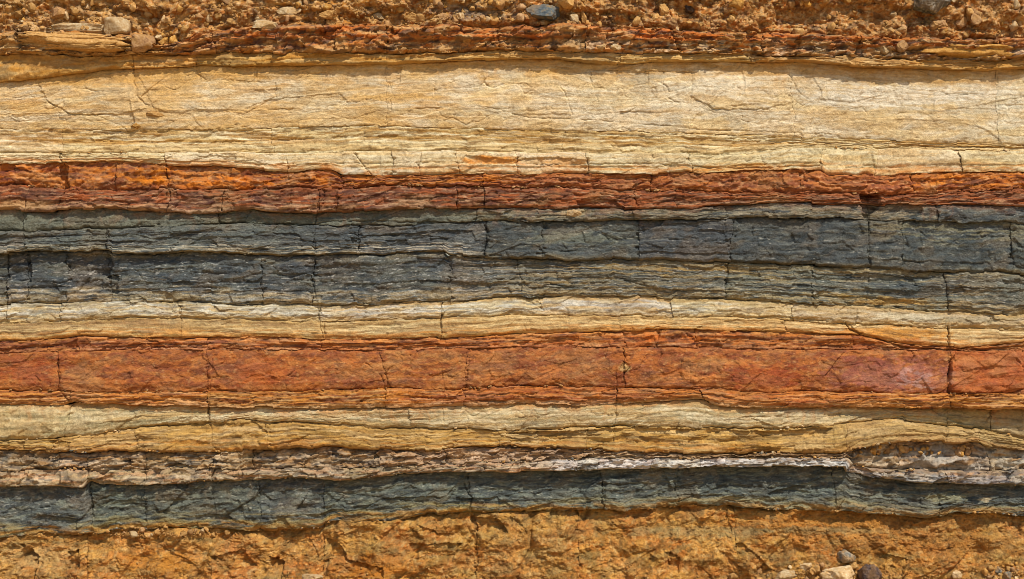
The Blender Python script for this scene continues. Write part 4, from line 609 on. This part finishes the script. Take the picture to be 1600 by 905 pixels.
def surface(x, y):
    for X, Y, H in SURF:
        c = int(np.clip(np.searchsorted(XC, x), 0, NC - 1))
        if Y[0, c] - .01 <= y <= Y[-1, c] + .01:
            r = int(np.clip(np.searchsorted(Y[:, c], y), 0, Y.shape[0] - 1)); return float(H[r, c])
    return 0.0
def ico(n):
    import bmesh
    bm = bmesh.new(); bmesh.ops.create_icosphere(bm, subdivisions=n, radius=1.0)
    V = np.array([v.co[:] for v in bm.verts], F); Q = [[v.index for v in f.verts] for f in bm.faces]; bm.free(); return V, Q
ICO = {n: ico(n) for n in (1, 2, 3, 4, 5)}
def rock_shape(seed, n=3, cuts=13, cut=(.5, .9), rough=.12, boxy=0.0, layered=0.0):
    """a stone broken by flat faces, its corners worn"""
    V, Q = ICO[n]; V = V.copy(); r = np.random.RandomState(seed)
    if boxy: V = np.sign(V) * np.abs(V) ** F(1 - boxy); V = V / np.max(np.abs(V)); V *= F(.95)
    for _ in range(cuts):
        d = r.normal(size=3); d /= np.linalg.norm(d); k = r.uniform(*cut)
        p = V @ d.astype(F); over = np.clip(p - k, 0, None); V -= (over * F(.96))[:, None] * d.astype(F)
    a = perlin(V[:, 0] * 1.7 + V[:, 2], V[:, 1] * 1.7 + seed % 50, seed) + F(.5) * perlin(V[:, 0] * 4 + V[:, 1], V[:, 2] * 4 + V[:, 1] * 2, seed + 1) + F(.45) * perlin(V[:, 0] * 9 + V[:, 1] * 5, V[:, 2] * 9 - V[:, 1] * 4, seed + 2) + F(.25) * perlin(V[:, 0] * 19 + V[:, 1] * 9, V[:, 2] * 19, seed + 3)
    V *= (1 + F(rough) * a)[:, None]
    V /= np.abs(V).max(0)
    if layered:
        st = np.floor(V[:, 2] * 5 + perlin(V[:, 0] * 3, V[:, 1] * 3, seed + 4)).astype(np.int32)
        f = 1 + F(layered) * (rnd(st, st * 0, seed + 5) - F(.5)); V[:, 0] *= f; V[:, 1] *= f
    return V, Q
def rock_mesh(name, V, Q, mat, smooth=True):
    me = bpy.data.meshes.new(name); me.from_pydata(V.tolist(), [], Q); me.materials.append(mat)
    me.polygons.foreach_set('use_smooth', np.full(len(Q), smooth)); me.update(); return me
def stone(name, label, x, y, w, hgt, mat, seed, depth=None, turn=0.0, out=.15, group=None, cat='stone', **kw):
    """a stone of width w and height hgt (survey units) seated in the cliff with `out` of its depth showing"""
    V, Q = rock_shape(seed, kw.pop('n', 5), **kw)
    d = depth or min(w, hgt * 1.4)
    V = V * np.array([w, d, hgt], F) * F(PX / 2)
    c, sn = math.cos(turn), math.sin(turn)
    V = np.stack([V[:, 0] * c - V[:, 2] * sn, V[:, 1], V[:, 0] * sn + V[:, 2] * c], -1)
    o = bpy.data.objects.new(name, rock_mesh(name, V, Q, mat)); COL.objects.link(o)
    o.location = (wx(x), -(surface(x, y) + (.42 + out) * hgt * PX) + float(-V[:, 1].min()), wz(y)); o['label'] = label; o['category'] = cat
    if group: o['group'] = group
    return o
GS_ = 'stones set in the gravelly soil'
stone('boulder', 'dark grey boulder with pale streaks hanging from the soil at the top right', 1453, 0, 66, 46, M_DARK, 3, out=.22, group=GS_, n=5, turn=.15)
stone('boulder', 'blue grey flat-bottomed stone with a tan end at the top, right of the middle', 851, 22, 62, 30, M_BLUE, 8, out=.3, group=GS_, n=5, turn=-.12)
stone('boulder', 'olive tan boulder cut off by the top edge above the blue grey stone', 887, 2, 34, 28, M_TAN, 12, out=.22, group=GS_)
stone('stone', 'small pale upright stone just right of the blue grey flat stone', 897, 30, 16, 20, M_PALE, 14, out=.25, group=GS_)
stone('stone', 'narrow tan stone, second to the right of the blue grey flat stone', 912, 25, 11, 21, M_TAN, 15, out=.2, group=GS_)
stone('stone', 'largest and leftmost of three rounded tan stones below the dark grey boulder', 1469, 38, 34, 22, M_PINK, 21, out=.3, group=GS_, turn=.1)
stone('stone', 'middle of three rounded tan stones below the dark grey boulder', 1502, 34, 26, 21, M_PINK, 22, out=.3, group=GS_, turn=.5)
stone('stone', 'rightmost of three rounded tan stones below the dark grey boulder', 1525, 30, 19, 23, M_PINK, 25, out=.3, group=GS_, turn=.2)
stone('stone', 'rounded pinkish stone in the soil above the pale slab at the top left', 88, 20, 29, 23, M_PINK, 31, out=.25, group=GS_, turn=.3)
stone('stone', 'egg-shaped tan stone in the soil right of the pale square block', 217, 31, 24, 14, M_TAN, 33, out=.3, group=GS_)
stone('stone', 'small pale stone next to the egg-shaped tan stone', 237, 29, 14, 12, M_PALE, 34, out=.3, group=GS_)
stone('stone', 'larger of two rounded ochre stones at the end of the left-hand slabs', 256, 67, 22, 19, M_OCHRE, 36, out=.4, group=GS_)
stone('stone', 'smaller of two rounded ochre stones at the end of the left-hand slabs', 271, 63, 15, 16, M_OCHRE, 37, out=.4, group=GS_)
stone('stone', 'small pale stone resting on top of the two rounded ochre stones', 246, 57, 14, 10, M_PALE, 38, out=.3, group=GS_)
stone('stone', 'long pale buff stone in the soil above the left end of the rusty crust', 448, 17, 48, 17, M_PALE, 41, out=.25, group=GS_)
stone('stone', 'pale wedge stone lying on the rusty crust below the long pale buff stone', 413, 40, 44, 20, M_PALE, 42, out=.25, group=GS_, boxy=.3, turn=.15)
stone('stone', 'tan flat-topped stone between the long pale buff stone and the brown stone', 516, 21, 38, 19, M_TAN, 43, out=.25, group=GS_)
stone('stone', 'brown lens-shaped stone in the soil over the bright orange crust', 650, 27, 42, 20, M_TAN, 44, out=.2, group=GS_)
stone('stone', 'brownish stone right of the lens-shaped stone over the crust', 692, 27, 22, 17, M_PINK, 45, out=.25, group=GS_)
stone('stone', 'pale stone beside dark blue grey soil over the crust', 717, 25, 18, 14, M_PALE, 46, out=.25, group=GS_)
stone('stone', 'pale angular stone at the left of the lens-shaped brown stone', 590, 25, 22, 15, M_PALE, 47, out=.25, group=GS_)
stone('stone', 'bright ochre stone at the top edge left of the dark grey boulder', 1153, 7, 32, 20, M_OCHRE, 51, out=.25, group=GS_)
stone('stone', 'dark hollow-looking grey stone in the soil right of the middle', 1080, 10, 26, 18, M_MAROON, 52, out=.0, group=GS_)
stone('stone', 'pale tan stone hanging in a rill of the soil right of the middle', 1037, 17, 18, 24, M_TAN, 53, out=.25, group=GS_)
stone('stone', 'tan triangular stone wedged in the crust below the right-hand soil', 1379, 77, 24, 22, M_PALE, 55, out=.25, group='stones wedged in the crust', turn=.3)
stone('stone', 'grey brown stone beside the tan triangular stone in the crust', 1405, 75, 24, 22, M_PINK, 56, out=.2, group='stones wedged in the crust')
stone('stone', 'whitish stone in the crust under the narrow tan stone', 960, 76, 24, 13, M_PALE, 57, out=.25, group='stones wedged in the crust')
stone('stone', 'whitish stone with a dark underside, left of its whitish neighbour in the crust', 938, 75, 20, 12, M_PALE, 58, out=.25, group='stones wedged in the crust')
stone('pebble', 'small ochre pebble stuck in the cream sandstone at the left', 212, 197, 20, 11, M_OCHRE, 61, out=.12, cat='pebble')
stone('nodule', 'flat tan lens-shaped nodule in the cream sandstone above the ochre pebble', 243, 179, 32, 11, M_TAN, 62, out=.1, cat='nodule')
stone('nodule', 'pale buff lump stuck on the top edge of the dark slate', 896, 334, 26, 14, M_PALE, 63, out=.15, cat='nodule')
GF_ = 'stones at the foot of the cliff'
stone('boulder', 'big pale tan crumbly boulder at the bottom edge right of the middle', 1305, 898, 62, 52, M_PALE, 71, out=.35, group=GF_, n=5, rough=.16)
stone('stone', 'grey angular stone on top of the pale crumbly boulder at the bottom', 1322, 871, 30, 24, M_GREY, 72, out=.45, group=GF_)
stone('stone', 'dark maroon stone right of the pale crumbly boulder', 1356, 895, 40, 38, M_MAROON, 73, out=.35, group=GF_, turn=-.6)
stone('stone', 'pale lump of stone left of the crumbly boulder at the bottom edge', 1262, 886, 24, 18, M_PALE, 74, out=.3, group=GF_)
stone('stone', 'tan lump of stone at the far left of the bottom boulder heap', 1228, 900, 38, 24, M_PALE, 75, out=.3, group=GF_, rough=.16)
stone('stone', 'pale grey stone poking up at the bottom edge left of the middle', 488, 902, 36, 22, M_PALE, 76, out=.3, group=GF_)
stone('stone', 'cream pointed stone between the maroon stone and the pebbles at the corner', 1494, 898, 16, 16, M_PALE, 77, out=.3, group=GF_, turn=.7)
stone('stone', 'whitish pebble in the dark cluster at the bottom right corner', 1557, 889, 14, 12, M_GREY, 78, out=.4, group=GF_)
stone('stone', 'grey pebble in the dark cluster at the bottom right corner', 1571, 898, 15, 13, M_GREY, 79, out=.4, group=GF_)
stone('stone', 'small tan stone under the grey stone in the bottom heap', 1333, 884, 14, 12, M_TAN, 80, out=.55, group=GF_)

# slabs at the top left and the ochre wedge at the top right
GL_ = 'slabs along the top of the cream sandstone'
stone('flat_stone', 'long tan slab jutting out over a dark gap at the top left', 118, 67, 184, 30, M_TAN, 91, depth=70, out=.12, cat='flat stone', group=GL_, n=5, boxy=.5, cuts=9, cut=(.72, 1.0), rough=.10, layered=.25, turn=-.03)
stone('flat_stone', 'pale flat slab lying on the long tan slab at the top left', 120, 43, 112, 20, M_PALE, 92, depth=50, out=.15, cat='flat stone', group=GL_, n=5, boxy=.5, cuts=7, cut=(.7, 1.0), rough=.08, layered=.1, turn=.02)
stone('flat_stone', 'pale square block sitting at the right end of the pale flat slab', 183, 41, 40, 28, M_PALE, 93, depth=44, out=.25, cat='flat stone', group=GL_, n=5, boxy=.6, cuts=5, cut=(.8, 1.0), rough=.05)
stone('flat_stone', 'greyish square block at the right end of the long tan slab', 224, 69, 36, 30, M_PINK, 94, depth=50, out=.15, cat='flat stone', group=GL_, n=5, boxy=.6, cuts=5, cut=(.8, 1.0), rough=.06)
stone('flat_stone', 'ochre wedge-shaped slab under the crust at the top right', 1508, 80, 150, 32, M_OCHRE, 95, depth=60, out=.12, cat='flat stone', group=GL_, n=5, boxy=.45, cuts=9, cut=(.7, 1.0), rough=.11, layered=.25, turn=-.03)

# pebbles of the gravel: parts of the gravel layer, twelve shapes shared
gl = bpy.data.objects['gravel_layer']; ff = bpy.data.objects['ochre_foot_layer']; rl = bpy.data.objects['rubble_layer']
rg = random.Random(77)
def variants(mats, n=2):
    return [rock_mesh('pebble', (lambda a: a * F(10 * PX / 2))(rock_shape(300 + i, n)[0]), ICO[n][1], m) for i, m in enumerate(mats)]
PEB = variants([M_TAN, M_PALE, M_TAN, M_OCHRE, M_PINK, M_TAN, M_PALE, M_PINK, M_TAN, M_OCHRE, M_PINK, M_TAN], 3)
def scatter(parent, spots, lo, hi, out):
    for (x, y) in spots:
        sz = lo + (hi - lo) * rg.random() ** 2.2
        o = bpy.data.objects.new('pebble', rg.choice(PEB)); COL.objects.link(o); o.parent = parent
        o.location = (wx(x), -(surface(x, y) + out * sz * PX * rg.uniform(.2, 1)), wz(y))
        o.rotation_euler = (rg.uniform(0, 6.3), rg.uniform(0, 6.3), rg.uniform(0, 6.3))
        o.scale = [sz / 10 * rg.uniform(.75, 1.25) for _ in range(3)]
def top_of(x): return float(np.interp(x, XC, b_gravel))
sp = []
while len(sp) < 190:
    x = rg.uniform(-15, 1615); y = rg.uniform(-8, top_of(x) - 3)
    if x > 1200 and rg.random() < .35: continue
    sp.append((x, y))
scatter(gl, sp, 6, 17, .10)
scatter(ff, [(1290 + 75 * rg.gauss(0, 1), 890 + rg.uniform(-8, 18)) for _ in range(36)] + [(1570 + 30 * rg.gauss(0, 1), 890 + rg.uniform(-10, 18)) for _ in range(30)] + [(rg.uniform(160, 360), 830 + rg.uniform(-2, 9)) for _ in range(24)], 4, 14, .3)
scatter(rl, [(rg.uniform(1330, 1540), rg.uniform(698, 712)) for _ in range(36)], 5, 15, .25)

il, dl, tl, cl, hl = (bpy.data.objects[k] for k in ('ironstone_layer', 'red_sandstone_layer', 'tan_sandstone_layer', 'cream_sandstone_layer', 'dark_shale_layer'))
CHIP = [rock_mesh('chip', (lambda a: a * np.array([12, 9, 6], F) * F(PX / 2))(rock_shape(400 + i, 2, cut=(.4, .8))[0]), ICO[2][1], m) for i, m in enumerate([M_TAN, M_PINK, M_PALE, M_TAN, M_PINK, M_GREY])]
def chips_on(parent, bc, n, lo, hi, kinds, x0=-10, x1=1610):
    while n > 0:
        cx = rg.uniform(x0, x1); k = min(n, rg.randint(1, 5)); n -= k
        for _ in range(k):
            x = cx + rg.gauss(0, 14); y = float(np.interp(x, XC, bc)); sz = lo + (hi - lo) * rg.random() ** 2
            o = bpy.data.objects.new('chip', CHIP[rg.choice(kinds)]); COL.objects.link(o); o.parent = parent
            o.location = (wx(x), -(max(surface(x, y + 2.5), surface(x, y - 2.5)) - .1 * sz * PX), wz(y - .15 * sz)); o.rotation_euler = (rg.uniform(-.5, .5), rg.uniform(-.4, .4), rg.uniform(0, 6.3)); o.scale = [sz / 12] * 3
chips_on(il, b_rust_mid, 34, 4, 9, (1, 4)); chips_on(rl, b_rubble_top, 46, 4, 11, (0, 2, 3, 5)); chips_on(rl, b_pale_top, 50, 4, 11, (0, 2, 3, 5)); chips_on(dl, b_rust2_b, 30, 4, 8, (1, 4))
chips_on(tl, b_cream3, 24, 4, 9, (0, 2)); chips_on(cl, b_cream2, 22, 3, 8, (0, 2)); chips_on(ff, b_slate2_bot, 60, 4, 11, (0, 3, 5)); chips_on(hl, b_slate2_top, 16, 3, 7, (5, 0))

# grit: thousands of grains in one mesh
def grit(parent, n, region, mat, lo, hi, seed):
    r = random.Random(seed); Vs, Qs, k = [], [], 0; V0, Q0 = ICO[1]
    for _ in range(n):
        x, y = region(r); sz = (lo + (hi - lo) * r.random() ** 2.5) * PX / 2
        V = V0 * np.array([r.uniform(.7, 1.3), r.uniform(.7, 1.3), r.uniform(.6, 1.1)], F) * F(sz) * np.array([[r.uniform(.75, 1.2)] for _ in range(len(V0))], F)
        V = V + np.array([wx(x), -(surface(x, y) + .25 * sz), wz(y)], F)
        Vs.append(V); Qs += [[a + k for a in q] for q in Q0]; k += len(V0)
    o = bpy.data.objects.new('gravel', rock_mesh('gravel', np.concatenate(Vs), Qs, mat, False)); COL.objects.link(o); o.parent = parent; o['kind'] = 'stuff'
def reg_soil(r):
    x = r.uniform(-15, 1615); return x, r.uniform(-10, top_of(x) - 2)
def reg_foot(r):
    c = r.choice([(1290, 892, 80, 10), (1570, 892, 40, 10), (230, 833, 90, 5), (900, 870, 500, 40)]); return c[0] + c[2] * r.gauss(0, .7), min(c[1] + abs(c[3] * r.gauss(0, .7)), 930)
grit(gl, 1600, reg_soil, M_TAN, 2.5, 7, 5)
grit(ff, 700, reg_foot, M_TAN, 2, 5, 6)
